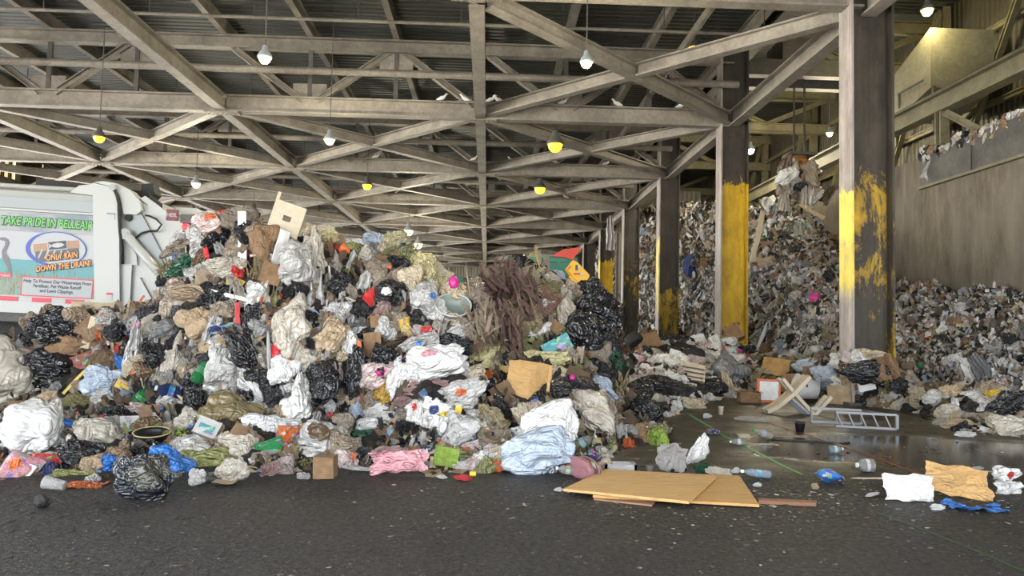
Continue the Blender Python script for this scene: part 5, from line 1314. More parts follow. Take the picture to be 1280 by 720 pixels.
H_FRINGE = '''
cardboard_box,box,box|814,429,20,22,20|B|small kraft box left of the third column foot|which='f'
rubber_tyre,tyre,tyre|792,424,22,14,30|K|black tyre at the foot of the fourth column|which='f',mat='rubber'
rubber_tyre,tyre,tyre|866,445,30,15,-4|K|black tyre lying among white bags left of the second column|which='f',mat='rubber',push=.6
bin_bag,bag,bag|847,428,28,20,0|K|shiny black bag behind the tyre among white bags|which='f'
book_stack,books,box|864,469,32,24,-14|CR|stack of cream magazines fanned on a black bag|which='f',push=.8,mat='matte',extra=dict(parts=[('page_edge','plank',0,-.52,.2,.9,.06,.08,'DGY','matte'),('page_edge','plank',0,-.52,-.05,.9,.06,.08,'DGY','matte'),('page_edge','plank',0,-.52,-.3,.9,.06,.08,'DGY','matte')])
bin_bag,bag,tied|909,464,44,38,0|DGY|dark grey tied bag in the middle of the fringe|which='f',mat='black_film',push=.6
plastic_bag,bag,bag|888,455,18,22,10|LG|pale bag pressed left of the dark grey tied bag|which='f'
hay_clump,clump,tuft|941,474,40,28,0|HY|straw heap right of the dark grey tied bag|which='f'
plastic_bag,bag,bag|943,483,18,12,0|G|grey stone like bag at the foot of the straw heap|which='f'
cardboard_sheet,cardboard,card|974,461,46,26,-22|PL|large folded tan cardboard above the white chair|which='f',push=.8
framed_board,board,panelhole|961,489,30,29,-2|O|orange rimmed white panel standing on the floor edge|mode='g',th=.12,extra=dict(parts=[('white_board','plank',.0,-.2,0,.8,.8,.8,'W','plastic')])
cardboard_box,box,box|938,497,26,14,0|B|low brown box left of the orange rimmed panel|mode='g',th=1
cardboard_box,box,openbox|987,482,18,26,-10|B|brown box behind the white chair|which='f',push=.8
laundry_basket,basket,cup|1013,491,32,27,80|W|white perforated laundry basket on its side behind the chair|mode='g',th=1,extra=dict(parts=[('handle_slot','plank',.1,-.5,.2,.12,.04,.06,'K','plastic')])
plastic_bag,bag,bag|1008,456,30,15,0|PB|pale blue pillow shaped bag above the laundry basket|which='f',push=.8
plastic_bag,bag,bag|1033,469,32,24,20|PB|whitish blue bag right of the pale blue pillow|which='f',push=.6
plastic_bag,bag,bag|1047,451,18,16,0|W|white bag left of the nearest column foot|which='f'
cardboard_box,box,box|1065,446,22,14,-8|PP|pinkish brown box at the nearest column foot|which='f',push=.5
plastic_bag,bag,long|1086,442,26,12,-20|CR|cream bag against the nearest column|which='f',push=.8
bin_bag,bag,bag|1081,465,50,26,4|K|black bag before the nearest column|which='f',push=.6
cloth_rag,rag,drape|1109,459,30,32,10|B|brown cloth right of the black bag before the column|which='f',mat='cloth'
plastic_bag,bag,long|1058,486,40,18,-20|W|white cloth bag behind the open box|which='f',push=.5
foam_block,foam,box|1083,482,20,12,18|W|white foam block under the black bag before the column|which='f',mat='plastic',push=.8
cardboard_box,box,openbox|1053,495,28,28,6|TN|open cardboard box left of the ladder|which='f',push=1.0,extra=dict(parts=[('flap','plank',.35,-.45,.1,.34,.06,.8,'PL','cardboard')])
leaf_clump,clump,leafy|1043,502,12,12,0|OL|green leafy scrap beside the open cardboard box|which='f'
bin_bag,bag,bag|819,482,48,22,0|K|low black bag at the left of the fringe|which='f'
bin_bag,bag,bag|884,486,42,20,-6|K|low black bag under the dark grey tied bag|which='f'
bin_bag,bag,bag|846,487,36,22,0|K|low black bag beneath the stack of magazines|which='f'
plastic_bag,bag,long|902,504,40,16,-12|CR|long cream bag at the front of the fringe|which='f',push=.6
plastic_bag,bag,bag|863,508,40,20,0|CR|bulging cream bag at the front of the fringe|which='f',push=.6
bin_bag,bag,bag|818,512,30,22,10|K|black and white bag at the left front of the fringe|which='f',push=.6,extra=dict(parts=[spot('W',-.25,.05,.2,.5,'white_scrap')])
plastic_bag,bag,drape|908,476,14,26,10|CR|cream rag hanging from the dark grey tied bag|which='f',push=1.2
plastic_bag,bag,bag|894,432,14,26,15|W|tall white bag left of the second column foot|which='f',push=.6
plastic_bag,bag,bag|828,452,24,18,0|W|white bag in the row left of the tyre|which='f'
plastic_bag,bag,bag|852,452,18,18,0|W|white bag touching the lying tyre|which='f'
plastic_bag,bag,bag|893,448,22,14,0|W|white bag right of the lying tyre|which='f'
plastic_bag,bag,bag|915,448,22,12,0|W|white bag under the second column|which='f'
food_packet,packet,packet|800,452,10,12,-30|PK|pink red packet left in the row of white bags|which='f'
food_packet,packet,packet|923,440,8,10,-30|MG|purple green packet at the second column foot|which='f'
cardboard_box,box,box|917,418,20,18,20|B|brown box against the second column foot|which='f'
foam_block,foam,box|843,446,14,14,-15|W|white cube of foam in the row of white bags|which='f',mat='plastic'
food_tin,can,can|807,487,18,6,-8|O|orange red tube at the left of the fringe|which='f',mat='plastic'
plastic_bag,bag,bag|1192,493,26,22,0|TN|tan bag at the right fringe|which='f'
plastic_bag,bag,bag|1186,517,32,20,0|OW|cream white bag at the front of the right fringe|which='f',push=.5
plastic_bag,bag,drape|1194,508,12,22,0|W|white bag pointing upright in the right fringe|which='f',push=1
plastic_bag,bag,bag|1231,508,30,26,0|LG|pale grey clear bag in the right fringe|which='f',push=.5
bin_bag,bag,bag|1215,511,24,18,0|K|black bag left of the pale grey clear bag|which='f'
bin_bag,bag,long|1264,509,52,30,14|K|black sheet bag at the right edge of the fringe|which='f',push=.5
plastic_bag,bag,bag|1264,534,36,26,0|OW|clear beige bag at the right front of the fringe|which='f',push=.6
plastic_bag,bag,bag|1241,527,30,20,0|T|brownish clear bag beside the clear beige bag|which='f',push=.5
plastic_bag,bag,long|1197,531,30,10,-4|TN|flat tan bag at the water edge|which='f',push=.8
plastic_bag,bag,bag|1240,495,20,14,0|Y|yellowish bag in the right fringe|which='f'
leaf_clump,clump,leafy|1168,525,20,10,0|YG|yellow green salad scraps at the water edge|which='f'
'''
H_PIT = '''
plastic_tarp,tarp,lump|866,336,20,30,0|NV|blue bag in the pit slope between the second and third columns|which='p',mat='cloth'
cardboard_box,box,card|883,333,19,22,-10|B|brown cardboard sheet right of the blue bag in the pit slope|which='p'
wood_board,wood,strip|862,348,5,26,48|OL|dark board under the blue bag in the pit slope|which='p',mat='wood'
plastic_ribbon,ribbon,strip|947,295,6,66,-18|CR|long white ribbon of sheeting right of the second column|which='p',push=6
toy_balloon,balloon,ball|1019,373,15,14,0|MG|pink balloon in the pit slope left of the nearest column|which='p',push=.6
plastic_disc,lid,card|953,298,8,9,0|GR|green square scrap beside the long white ribbon|which='p',mat='plastic'
cardboard_sheet,cardboard,card|968,325,42,12,10|TN|long tan sheet in the pit slope right of the white ribbon|which='p'
cloth_rag,rag,drape|1000,288,36,22,-10|GG|grey green sheet high in the pit slope|which='p'
wood_board,wood,strip|1015,264,5,34,50|TN|tan board sticking from the top of the pit slope|which='p',push=3,mat='wood'
plastic_sheet,sheet,drape|962,256,26,22,30|W|white sheeting on top of the pit slope below the crane grab|which='p'
bin_bag,bag,lump|997,312,18,10,0|K|dark round lump in the middle of the pit slope|which='p'
plastic_disc,lid,ball|1008,297,10,8,0|CR|pale scrap on the upper pit slope|which='p'
cardboard_box,box,box|958,435,14,12,20|B|brown carton low in the pit slope right of the second column|which='p'
metal_pipe,pipe,stick|953,420,4,40,-28|LG|pale pipe leaning low in the pit slope|which='p',mat='plastic',th=1,push=4
plastic_film,film,drape|1228,463,26,44,12|DGY|dark grey sheet hanging down the right pit slope|which='p',mat='black_film',push=.8
plastic_film,film,drape|1210,462,14,32,14|W|white film left of the dark grey hanging sheet|which='p',push=.8
plastic_film,film,sheet|1190,451,24,16,0|W|white sheet in the right pit slope|which='p'
plastic_disc,lid,ball|1152,458,11,11,0|GR|green round scrap low in the right pit slope|which='p'
cloth_rag,rag,sheet|1164,423,16,8,12|O|orange scrap in the right pit slope|which='p'
bin_bag,bag,lump|1206,436,18,10,20|K|black bag with a yellow stripe in the right pit slope|which='p',extra=dict(parts=[spot('Y',.25,.1,.3,.2,'yellow_stripe')])
plastic_bag,bag,bag|1178,414,16,14,0|W|white bag in the middle of the right pit slope|which='p'
plastic_bag,bag,bag|1204,409,18,10,0|CR|cream bag in the middle of the right pit slope|which='p'
cardboard_sheet,cardboard,card|1200,402,30,14,-10|B|brown cardboard in the upper right pit slope|which='p'
plastic_bag,bag,bag|1226,401,14,10,0|W|white bag beside the brown cardboard in the right slope|which='p'
bin_bag,bag,drape|1168,465,26,20,0|DB|dark brown tangle low in the right pit slope|which='p'
bin_bag,bag,lump|1262,424,16,18,0|K|black bag at the far right of the pit slope|which='p'
'''
for blk in (H_CREST, H_RIGHT, H_LEFT, H_GROUND, H_FRINGE, H_PIT): rows_of(blk.replace("rim=0,", ""))

# palm fronds thrown on the right of the heap
FR = random.Random(5)
for i in range(34):
    px = FR.uniform(586, 688); py = FR.uniform(345, 425) if px > 600 else FR.uniform(360, 430)
    if i % 4 == 0: colr, lab, g = (.2, .19, .07), 'olive green palm frond in the frond pile right of the heap', 'olive palm fronds in the frond pile'
    else: colr, lab, g = ((.15, .075, .05), (.3, .22, .14), (.09, .05, .04))[i % 3], 'dry reddish brown palm frond in the frond pile right of the heap', 'dry palm fronds in the frond pile'
    item('palm_frond', 'palm frond', 'frond', px, py, FR.uniform(40, 70), FR.uniform(20, 36), FR.choice((FR.uniform(50, 130), FR.uniform(-130, -50), FR.uniform(-30, 30))), colr, lab, mode='h', group=g, push=.5+.4*FR.random(), keep=False, which='m')
for px, py, w, h, a in ((636, 338, 30, 26, 90), (655, 330, 34, 24, 70), (672, 322, 30, 22, 110), (628, 345, 26, 24, 100), (662, 345, 44, 30, 40), (646, 352, 40, 30, 140)):
    item('palm_frond', 'palm frond', 'frond', px, py, w, h, a, (.36, .3, .14), 'pale straw coloured palm frond on top of the frond pile', group='straw fronds on top of the frond pile', keep=False, push=.6, which='m')
for i in range(13):
    px, py = ((620, 372), (640, 366), (604, 388), (660, 372), (628, 398), (596, 402), (614, 356), (648, 392), (606, 418), (640, 420), (612, 404), (660, 350), (632, 352))[i]
    item('palm_husk', 'palm husk', 'tuft', px, py, FR.uniform(40, 58), FR.uniform(44, 64), FR.uniform(-40, 40), ((.09, .05, .04), (.13, .08, .06), (.2, .155, .11))[i % 3], 'spiky dark brown palm husk in the frond pile right of the heap', group='palm husks in the frond pile', keep=False, push=.7, which='m')
item('dead_branch', 'branch', 'stick', 585, 350, 2, 40, 10, 'T', 'thin bare grey branch rising left of the frond pile', push=3, th=1, which='m')
# loose filler: every piece an object of its own
FILL_KINDS = {
 'bag': ('plastic_bag', 'bag', 'film'), 'long': ('plastic_bag', 'bag', 'film'), 'black': ('bin_bag', 'bag', 'black_film'), 'flat': ('plastic_film', 'film', 'film'), 'drape': ('film_rag', 'film', 'film'),
 'paper': ('paper_scrap', 'paper', 'matte'), 'card': ('cardboard_scrap', 'cardboard', 'cardboard'), 'packet': ('food_packet', 'packet', 'printed'), 'lump': ('cloth_rag', 'rag', 'cloth'), 'strip': ('plastic_strip', 'strip', 'plastic'), 'bottle': ('plastic_bottle', 'bottle', 'clear_plastic'), 'clear': ('clear_bag', 'bag', 'clean_film')}
PALN = {'W': 'white', 'OW': 'off white', 'LG': 'pale grey', 'G': 'grey', 'T': 'brownish grey', 'TN': 'tan', 'CR': 'cream', 'B': 'brown', 'DB': 'dark brown', 'K': 'black', 'R': 'red', 'O': 'orange', 'Y': 'yellow', 'PY': 'pale yellow', 'GR': 'green', 'BL': 'blue', 'NV': 'navy', 'PB': 'pale blue', 'PP': 'pinkish white', 'PK': 'pink', 'MV': 'mauve brown', 'YG': 'yellow green', 'HY': 'straw coloured', 'SV': 'silvery', 'DGY': 'dark grey', 'OL': 'olive', 'TE': 'teal', 'MR': 'maroon'}
KINDN = {'bag': 'crumpled plastic bag', 'long': 'twisted plastic bag', 'black': 'bin bag', 'flat': 'flattened plastic film', 'drape': 'hanging rag of film', 'paper': 'crumpled paper scrap', 'card': 'cardboard scrap', 'packet': 'printed food packet', 'lump': 'wadded cloth rag', 'strip': 'thin plastic strip', 'bottle': 'plastic bottle', 'clear': 'see-through plastic bag'}
def zone_name(z, px, py):
    if z == 'm':
        if px > 600: return 'in the frond covered right part of the heap'
        if py > 525: return 'in the low apron along the front of the heap'
        if px < 200: return 'on the low left slope of the heap'
        return ('in the upper' if py < 400 else 'in the lower') + (' left of the tall heap' if px < 340 else ' right of the tall heap')
    if z == 'f': return 'in the fringe left of the orange rimmed panel' if px < 946 else ('in the fringe around the nearest column foot' if px < 1135 else 'in the fringe by the puddle at right')
    return 'on the pit slope behind the columns' if px < 1056 else 'on the pit slope below the concrete wall'
def inside_hero(px, py, m=.72):
    for hx, hy, a, b, an in HERO:
        if abs(px-hx) > 75 or abs(py-hy) > 75: continue
        dx, dy = px-hx, -(py-hy); u = dx*math.cos(an)+dy*math.sin(an); v = -dx*math.sin(an)+dy*math.cos(an)
        if (u/(a+1))**2+(v/(b+1))**2 < m: return True
    return False
PLACED = []
def filler(n, size, region, palette, zone, rnd, sep=.5, push=.2, tries=14):
    made = 0
    for _ in range(n*tries):
        if made >= n: break
        px = rnd.uniform(region[0], region[2]); py = rnd.uniform(region[1], region[3])
        k = hit(px, py)
        if not k or k[2] != zone or inside_hero(px, py): continue
        sz = rnd.uniform(*size)
        if any(abs(px-a) < sep*(sz+c)*.5 and abs(py-b) < sep*(sz+c)*.4 for a, b, c in PLACED): continue
        kinds, cols = palette(px, py, rnd); kd = rnd.choice(kinds); cn = rnd.choice(cols)
        if kd == 'black': cn = 'K'
        if kd == 'card': cn = rnd.choice(['B', 'TN', 'B', 'DB'])
        if kd == 'packet': cn = rnd.choice(['R', 'Y', 'BL', 'GR', 'O', 'PK', 'W', 'NV'])
        if kd == 'strip': cn = rnd.choice(['W', 'R', 'Y', 'TN', 'LG', 'BL'])
        nm, cat, mat = FILL_KINDS[kd]; sh = {'black': 'bag', 'clear': 'bag'}.get(kd, kd)
        w, h = sz*rnd.uniform(.8, 1.3), sz*rnd.uniform(.6, 1.0); rot = rnd.uniform(-50, 50)
        if kd == 'drape': w, h, rot = sz*.6, sz*1.1, rnd.uniform(-25, 25)
        if kd == 'long': w, h = sz*1.4, sz*.6; rot = rnd.choice((rnd.uniform(-60, 60), rnd.uniform(60, 120)))
        if kd == 'strip': w, h = sz*.14, sz*1.2; rot = rnd.uniform(-80, 80)
        if kd == 'bottle': w, h = sz, sz*.4
        if kd == 'packet': w, h = sz*.7, sz*.55
        cc = C[cn]; f = rnd.uniform(.6, 1.05); g_ = sum(cc)/3; mu = .35 if kd in ('packet', 'strip') else .1; cc = tuple((c*(1-mu)+g_*mu)*f for c in cc)
        zn = zone_name(zone, px, py); lab = f'{PALN[cn]} {KINDN[kd]} {zn}'
        if item(nm, cat, sh, px, py, w, h, rot, cc, lab, mat=mat, group=f'{PALN[cn]} {KINDN[kd]}s {zn}', push=push, which=zone, keep=False) is not None:
            PLACED.append((px, py, sz)); made += 1
    return made
def pal_main(px, py, r):
    if py > 530: return (['bag', 'clear', 'clear', 'paper', 'card', 'flat', 'packet', 'black', 'bottle', 'lump'], ['OW', 'LG', 'T', 'TN', 'CR', 'W', 'B', 'YG', 'PP'])
    if px < 200: return (['bag', 'clear', 'flat', 'card', 'black', 'black', 'paper', 'drape', 'lump', 'packet'], ['OW', 'T', 'B', 'LG', 'DB', 'G', 'TN', 'PB'])
    if px > 600: return (['flat', 'black', 'bag', 'card', 'lump', 'paper', 'drape', 'black'], ['OL', 'HY', 'T', 'DB', 'OW', 'CR', 'B', 'YG'])
    if py < 330 and px > 400: return (['bag', 'flat', 'clear', 'paper', 'card', 'flat'], ['CR', 'PY', 'OW', 'T', 'LG', 'YG'])
    if px > 470: return (['bag', 'clear', 'flat', 'long', 'bag', 'paper', 'black', 'packet', 'drape'], ['W', 'W', 'OW', 'LG', 'MV', 'CR', 'PP', 'T'])
    return (['bag', 'long', 'long', 'drape', 'clear', 'drape', 'black', 'black', 'card', 'flat', 'drape', 'packet', 'flat', 'paper', 'strip', 'lump'], ['OW', 'LG', 'T', 'TN', 'OW', 'T', 'W', 'B', 'DGY', 'W'])
def pal_fr(px, py, r):
    if px < 946: return (['clear', 'clear', 'bag', 'paper', 'paper', 'black', 'flat', 'packet'], ['W', 'W', 'W', 'W', 'OW', 'CR', 'LG', 'PP'])
    if px < 1135: return (['bag', 'card', 'flat', 'lump', 'black', 'paper'], ['OW', 'B', 'TN', 'DB', 'W', 'HY'])
    return (['bag', 'clear', 'bag', 'black', 'paper'], ['OW', 'TN', 'CR', 'W', 'LG', 'DB'])
def pal_pit(px, py, r):
    return (['bag', 'flat', 'card', 'black', 'paper', 'drape', 'lump', 'clear'], ['W', 'OW', 'LG', 'G', 'T', 'TN', 'B', 'CR', 'DGY', 'PB', 'PP', 'W'])
rr = random.Random(11)
MAIN = (-110, 262, 835, 602)
filler(90, (28, 42), MAIN, pal_main, 'm', rr, .62, .12)
filler(330, (16, 27), MAIN, pal_main, 'm', rr, .5, .35)
filler(380, (8, 15), MAIN, pal_main, 'm', rr, .4, .7)
PLACED.clear()
filler(84, (15, 24), (770, 415, 1400, 552), pal_fr, 'f', rr, .6, .2)
filler(175, (8, 14), (770, 415, 1400, 552), pal_fr, 'f', rr, .45, .5)
PLACED.clear()
filler(190, (8, 17), (745, 240, 1300, 500), pal_pit, 'p', rr, .6, .3)
# ------------------------------------------------------------------ uncountable small bits, one object per heap
def chips():
    out = []
    for sd in range(6):
        r = random.Random(sd+90); v0, f0 = ICO[2]; off = Vector((sd*9.1, sd*3.7, 2))
        vs = np.array([tuple(Vector((v.x*(1+.9*noise.noise(v*3+off)), v.y*.55*(1+.9*noise.noise(v*4+off)), v.z*(1+.9*noise.noise(v*3.3-off))))) for v in v0]); out.append((vs, np.array(f0)))
    for sd in range(6):
        off = Vector((sd*5.1, 7, sd*2.7)); n = 4; vs = []
        for j in range(n+1):
            for i in range(n+1):
                u, w = i/n-.5, j/n-.5; q = Vector((u*3, w*3, 0))+off
                vs.append((u*(1+.4*noise.noise(q)), .45*noise.noise(q*.9+Vector((3, 3, 3))), w*(1+.4*noise.noise(q*1.2))))
        fs = []
        for j in range(n):
            for i in range(n): a = j*(n+1)+i; fs += [(a, a+1, a+n+2), (a, a+n+2, a+n+1)]
        out.append((np.array(vs), np.array(fs)))
    return out
CH = chips()
def merged(name, label, places, mat, group=None):
    V = []; Fc = []; CC = []; b = 0
    for (loc, x, y, z, sx, sy, sz, col, k) in places:
        vs, fs = CH[k]; R = np.array([x, y, z]) * np.array([[sx], [sy], [sz]])
        w = vs @ R + np.array(loc); V.append(w); Fc.append(fs+b); b += len(vs); CC.append(np.tile(np.array([*col, 1.0]), (len(vs), 1)))
    V = np.concatenate(V); Fc = np.concatenate(Fc); CC = np.concatenate(CC)
    me = bpy.data.meshes.new(name); me.vertices.add(len(V)); me.vertices.foreach_set('co', V.ravel()); me.loops.add(len(Fc)*3); me.loops.foreach_set('vertex_index', Fc.ravel().astype(np.int32))
    me.polygons.add(len(Fc)); me.polygons.foreach_set('loop_start', np.arange(len(Fc), dtype=np.int32)*3); me.polygons.foreach_set('loop_total', np.full(len(Fc), 3, dtype=np.int32)); me.update(calc_edges=True)
    at = me.attributes.new('Col', 'FLOAT_COLOR', 'POINT'); at.data.foreach_set('color', CC.ravel().astype(np.float32))
    o = link(name, me, mat); tag(o, label, 'rubbish', group, 'stuff'); return o
def rbasis(rnd, y):
    a = Vector((rnd.uniform(-1, 1), rnd.uniform(-1, 1), rnd.uniform(-1, 1))); y = (y + a*.5).normalized(); x = y.cross(Vector((rnd.uniform(-1, 1), rnd.uniform(-1, 1), rnd.uniform(-1, 1)))).normalized(); return x, y, x.cross(y)
def scatter(n, size, region, zone, cols, rnd, heroes=True, hang=0):
    out = []; t = 0
    while len(out) < n and t < n*5:
        t += 1
        px = rnd.uniform(region[0], region[2]); py = rnd.uniform(region[1], region[3]); k = hit(px, py)
        if not k or k[2] != zone: continue
        if heroes and inside_hero(px, py, .9): continue
        loc, nn, _, _ = k; s = loc.y/F*(size[0]+(size[1]-size[0])*rnd.random()**1.7); x, y, z = rbasis(rnd, -nn)
        c = rnd.choice(cols(px, py)); f = rnd.uniform(.6, 1.2); c = tuple(q*f for q in C[c])
        if rnd.random() < hang:
            # tails and shreds hanging down the face
            z = (IMGY + IMGX*rnd.gauss(0, .45)).normalized(); y = (-nn+Vector((rnd.gauss(0, .3), rnd.gauss(0, .3), 0))).normalized(); x = y.cross(z).normalized(); y = z.cross(x)
            out.append((loc - ray(px, py)*s*rnd.uniform(.1, .6), x, y, z, s*rnd.uniform(.4, .7), s*.5, s*rnd.uniform(1.5, 2.8), c, rnd.randrange(6, 12))); continue
        out.append((loc - ray(px, py)*s*rnd.uniform(.0, .5), x, y, z, s*rnd.uniform(.7, 1.6), s*rnd.uniform(.4, .8), s*rnd.uniform(.5, 1.1), c, rnd.randrange(12)))
    return out
r3 = random.Random(21)
LOW = ['B', 'DB', 'T', 'OW', 'DB', 'TN', 'K', 'K', 'G', 'HY', 'CR']
def c_main(px, py):
    if px > 600: return ['DB', 'OL', 'HY', 'B', 'K', 'T', 'DB', 'CR', 'OW']
    if px < 200 or py > 530: return LOW + LOW + ['W', 'LG', 'TN', 'R', 'YG', 'BL', 'O']
    return ['OW', 'LG', 'T', 'K', 'DB', 'W', 'B', 'K', 'G', 'K', 'TN', 'DGY', 'DB', 'T', 'B', 'DGY', 'R']
merged('small_refuse', 'small torn scraps and dirt packed between the bags of the tall heap', scatter(4100, (4, 13), (-155, 262, 838, 603), 'm', c_main, r3, True, .45), 'mixed_rubbish')
c_pit = lambda px, py: (['W', 'W', 'W', 'W', 'W', 'OW', 'OW', 'LG', 'LG', 'G', 'T', 'B', 'DB', 'K', 'K', 'DGY', 'TN', 'PB', 'PP', 'W', 'T', 'LG', 'MV', 'CR'] if px > 1056 or py > 330 else ['OW', 'T', 'B', 'DB', 'K', 'CR', 'TN', 'HY', 'K', 'LG', 'G', 'W', 'OW'])
merged('small_refuse', 'shredded scraps covering the pit slope behind the columns', scatter(15000, (3, 9.5), (735, 240, 1416, 540), 'p', c_pit, r3, False, .14), 'mixed_rubbish')
c_fr = lambda px, py: (['W', 'W', 'OW', 'CR', 'PP', 'B', 'K', 'DB', 'R', 'LG'] if px < 946 else (['DB', 'OL', 'K', 'HY', 'B', 'TN', 'T', 'OW', 'YG'] if px < 1170 else ['DB', 'TN', 'OW', 'K', 'T', 'W', 'B']))
merged('small_refuse', 'small scraps packed between the bags of the low fringe', scatter(2700, (3, 9), (768, 415, 1416, 556), 'f', c_fr, r3), 'mixed_rubbish')
# crumbs on the floor
pl = []
for _ in range(2600):
    d = r3.choice((0, 0, 1, 1, 2))
    if d == 0: px, py = r3.uniform(-20, 1300), r3.uniform(560, 722)
    elif d == 1: px, py = r3.gauss(960, 190), 612 + abs(r3.gauss(0, 30))
    else: px, py = r3.uniform(780, 1290), r3.uniform(510, 620)
    if not (-40 < px < 1320) or py < 500: continue
    b = G(px, py)
    if b.y > 20: continue
    s = b.y/F*r3.choice((1, 1.3, 1.8, 2.4, 4)); a = r3.uniform(0, PI)
    x = Vector((math.cos(a), math.sin(a), 0)); z = Vector((-math.sin(a), math.cos(a), 0)); y = Vector((0, 0, 1))
    c = C[r3.choice(['W', 'OW', 'TN', 'B', 'DB', 'CR', 'K', 'LG', 'OL', 'T'])]; f = r3.uniform(.3, .9)
    pl.append((b+Vector((0, 0, s*.15)), x, y, z, s*r3.uniform(.8, 2), s*.5, s*r3.uniform(.6, 1.2), tuple(q*f for q in c), r3.randrange(12)))
merged('floor_crumbs', 'tiny crumbs and grit of refuse strewn over the yard floor', pl, 'mixed_rubbish')
pl = []
for _ in range(420):
    px, py = r3.uniform(-20, 1300), r3.uniform(600, 722); b = G(px, py); s = b.y/F*r3.uniform(4, 10); a = r3.uniform(0, PI)
    x = Vector((math.cos(a), math.sin(a), 0)); z = Vector((-math.sin(a), math.cos(a), 0)); y = Vector((0, 0, 1)); f = r3.uniform(.5, 1.3)
    pl.append((b+Vector((0, 0, s*.03)), x, y, z, s*r3.uniform(.8, 1.6), s*.3, s*r3.uniform(.5, 1.2), (.03*f, .026*f, .022*f), r3.randrange(6)))
merged('floor_clods', 'dark trodden clods of dirt on the yard floor', pl, 'mixed_rubbish')

# ------------------------------------------------------------------ larger built pieces
def slab(name, label, cat, corners, z0, th, mat, color, group=None):
    ps = [G(px, py, z0) for px, py in corners]; ctr = sum(ps, Vector())/len(ps)
    o = empty(name, ctr); tag(o, label, cat, group); n = len(ps)
    bot = [p-ctr for p in ps]; top = [p-ctr+Vector((0, 0, th)) for p in ps]
    MB().add(bot+top, [tuple(range(n))[::-1], tuple(range(n, 2*n))] + [(i, (i+1) % n, n+(i+1) % n, n+i) for i in range(n)]).build('board', mat, o, color=color)
    return o
slab('plywood_sheet', 'lower plywood sheet, its right end showing from under the other', 'plywood', [(741, 622), (949, 634), (924, 597), (790, 592)], .012, .022, 'plywood', (.46, .26, .085))
slab('plywood_sheet', 'upper plywood sheet lying flat on the floor in the front middle', 'plywood', [(704, 614), (861, 630), (896, 597), (757, 589)], .04, .022, 'plywood', (.52, .31, .115))
slab('wood_batten', 'reddish wooden batten on the floor right of the plywood sheets', 'batten', [(948, 630), (1020, 633), (1021, 630), (948, 627)], .0, .03, 'wood', (.2, .09, .045))
slab('wood_batten', 'reddish wooden batten under the front edge of the upper plywood sheet', 'batten', [(742, 625), (815, 633), (820, 627), (745, 619)], .0, .012, 'wood', (.26, .14, .08))
# floor lines
def line(name, label, pts, wpx, mat, z=.004):
    vs = []; fs = []
    for i, (px, py) in enumerate(pts):
        b = G(px, py, z); w = wpx*b.y/F*.5; q = G(pts[min(i+1, len(pts)-1)][0], pts[min(i+1, len(pts)-1)][1], z)-G(pts[max(i-1, 0)][0], pts[max(i-1, 0)][1], z); nrm = Vector((-q.y, q.x, 0)).normalized()*w*1.2
        vs += [b+nrm, b-nrm, b+nrm-Vector((0, 0, .003)), b-nrm-Vector((0, 0, .003))]
    n = len(pts)
    for i in range(n-1): a = 4*i; fs += [(a, a+1, a+5, a+4), (a, a+4, a+6, a+2), (a+1, a+3, a+7, a+5)]
    o = link(name, mesh_from(name, vs, fs), mat); o['kind'] = 'structure'; o['label'] = label; return o
line('trim_5', 'bright green line marked across the wet floor', [(858, 516), (880, 529), (905, 545), (940, 562), (975, 580), (1003, 593)], 3.6, 'laser_green')
line('trim_6', 'faint worn green line on the dark floor at lower right', [(1095, 640), (1150, 660), (1215, 686), (1282, 714)], 4, 'line_green_worn')
line('trim_7', 'dull red line marked across the wet floor', [(955, 526), (1000, 540), (1050, 556), (1100, 574), (1150, 592), (1185, 605)], 5, 'line_red')
o = MB().tube([G(px, py, .01) for px, py in ((965, 549), (985, 550), (1005, 551), (1030, 552), (1048, 554), (1062, 553))], .012, 6).build('cable', 'cable', None, True); tag(o, 'thin black cord lying across the wet floor', 'cord')
# aluminium ladder section on its side
lo = empty('ladder', G(1085, 535)); tag(lo, 'aluminium step ladder lying on its side on the wet floor', 'ladder')
def rel(px, py, z): return G(px, py, 0)-lo.location+Vector((0, 0, z))
p1 = rel(1045, 534, .02); p2 = rel(1121, 538, .02); hgt = .215
q1 = p1+Vector((0, 0, hgt)); q2 = p2+Vector((0, 0, hgt))
MB().bar(p1, p2, .025, .035).build('rail', 'aluminium', lo); MB().bar(q1, q2, .025, .035).build('rail', 'aluminium', lo)
for i in range(5):
    t = .04+.2*i; MB().bar(p1.lerp(p2, t)+Vector((.06, 0, 0)), q1.lerp(q2, t-.04)+Vector((-.0, 0, 0)), .04, .02).build('rung', 'aluminium', lo)
MB().bar(p2, q2, .035, .05, (1, 0, 0)).build('end_post', 'aluminium', lo)
b1 = p1+Vector((-.15, .55, 0)); b2 = p2+Vector((-.25, .6, 0))
MB().bar(b1, b2, .035, .04).build('back_rail', 'aluminium', lo); MB().bar(b1+Vector((0, 0, hgt)), b2+Vector((0, 0, hgt)), .035, .04).build('back_rail', 'aluminium', lo)
for i in (0, .5, 1): MB().bar(b1.lerp(b2, i), b1.lerp(b2, i)+Vector((0, 0, hgt)), .03, .03, (1, 0, 0)).build('back_brace', 'aluminium', lo)
MB().bar(q2, b2+Vector((0, 0, hgt)), .02, .02).build('spreader', 'aluminium', lo)
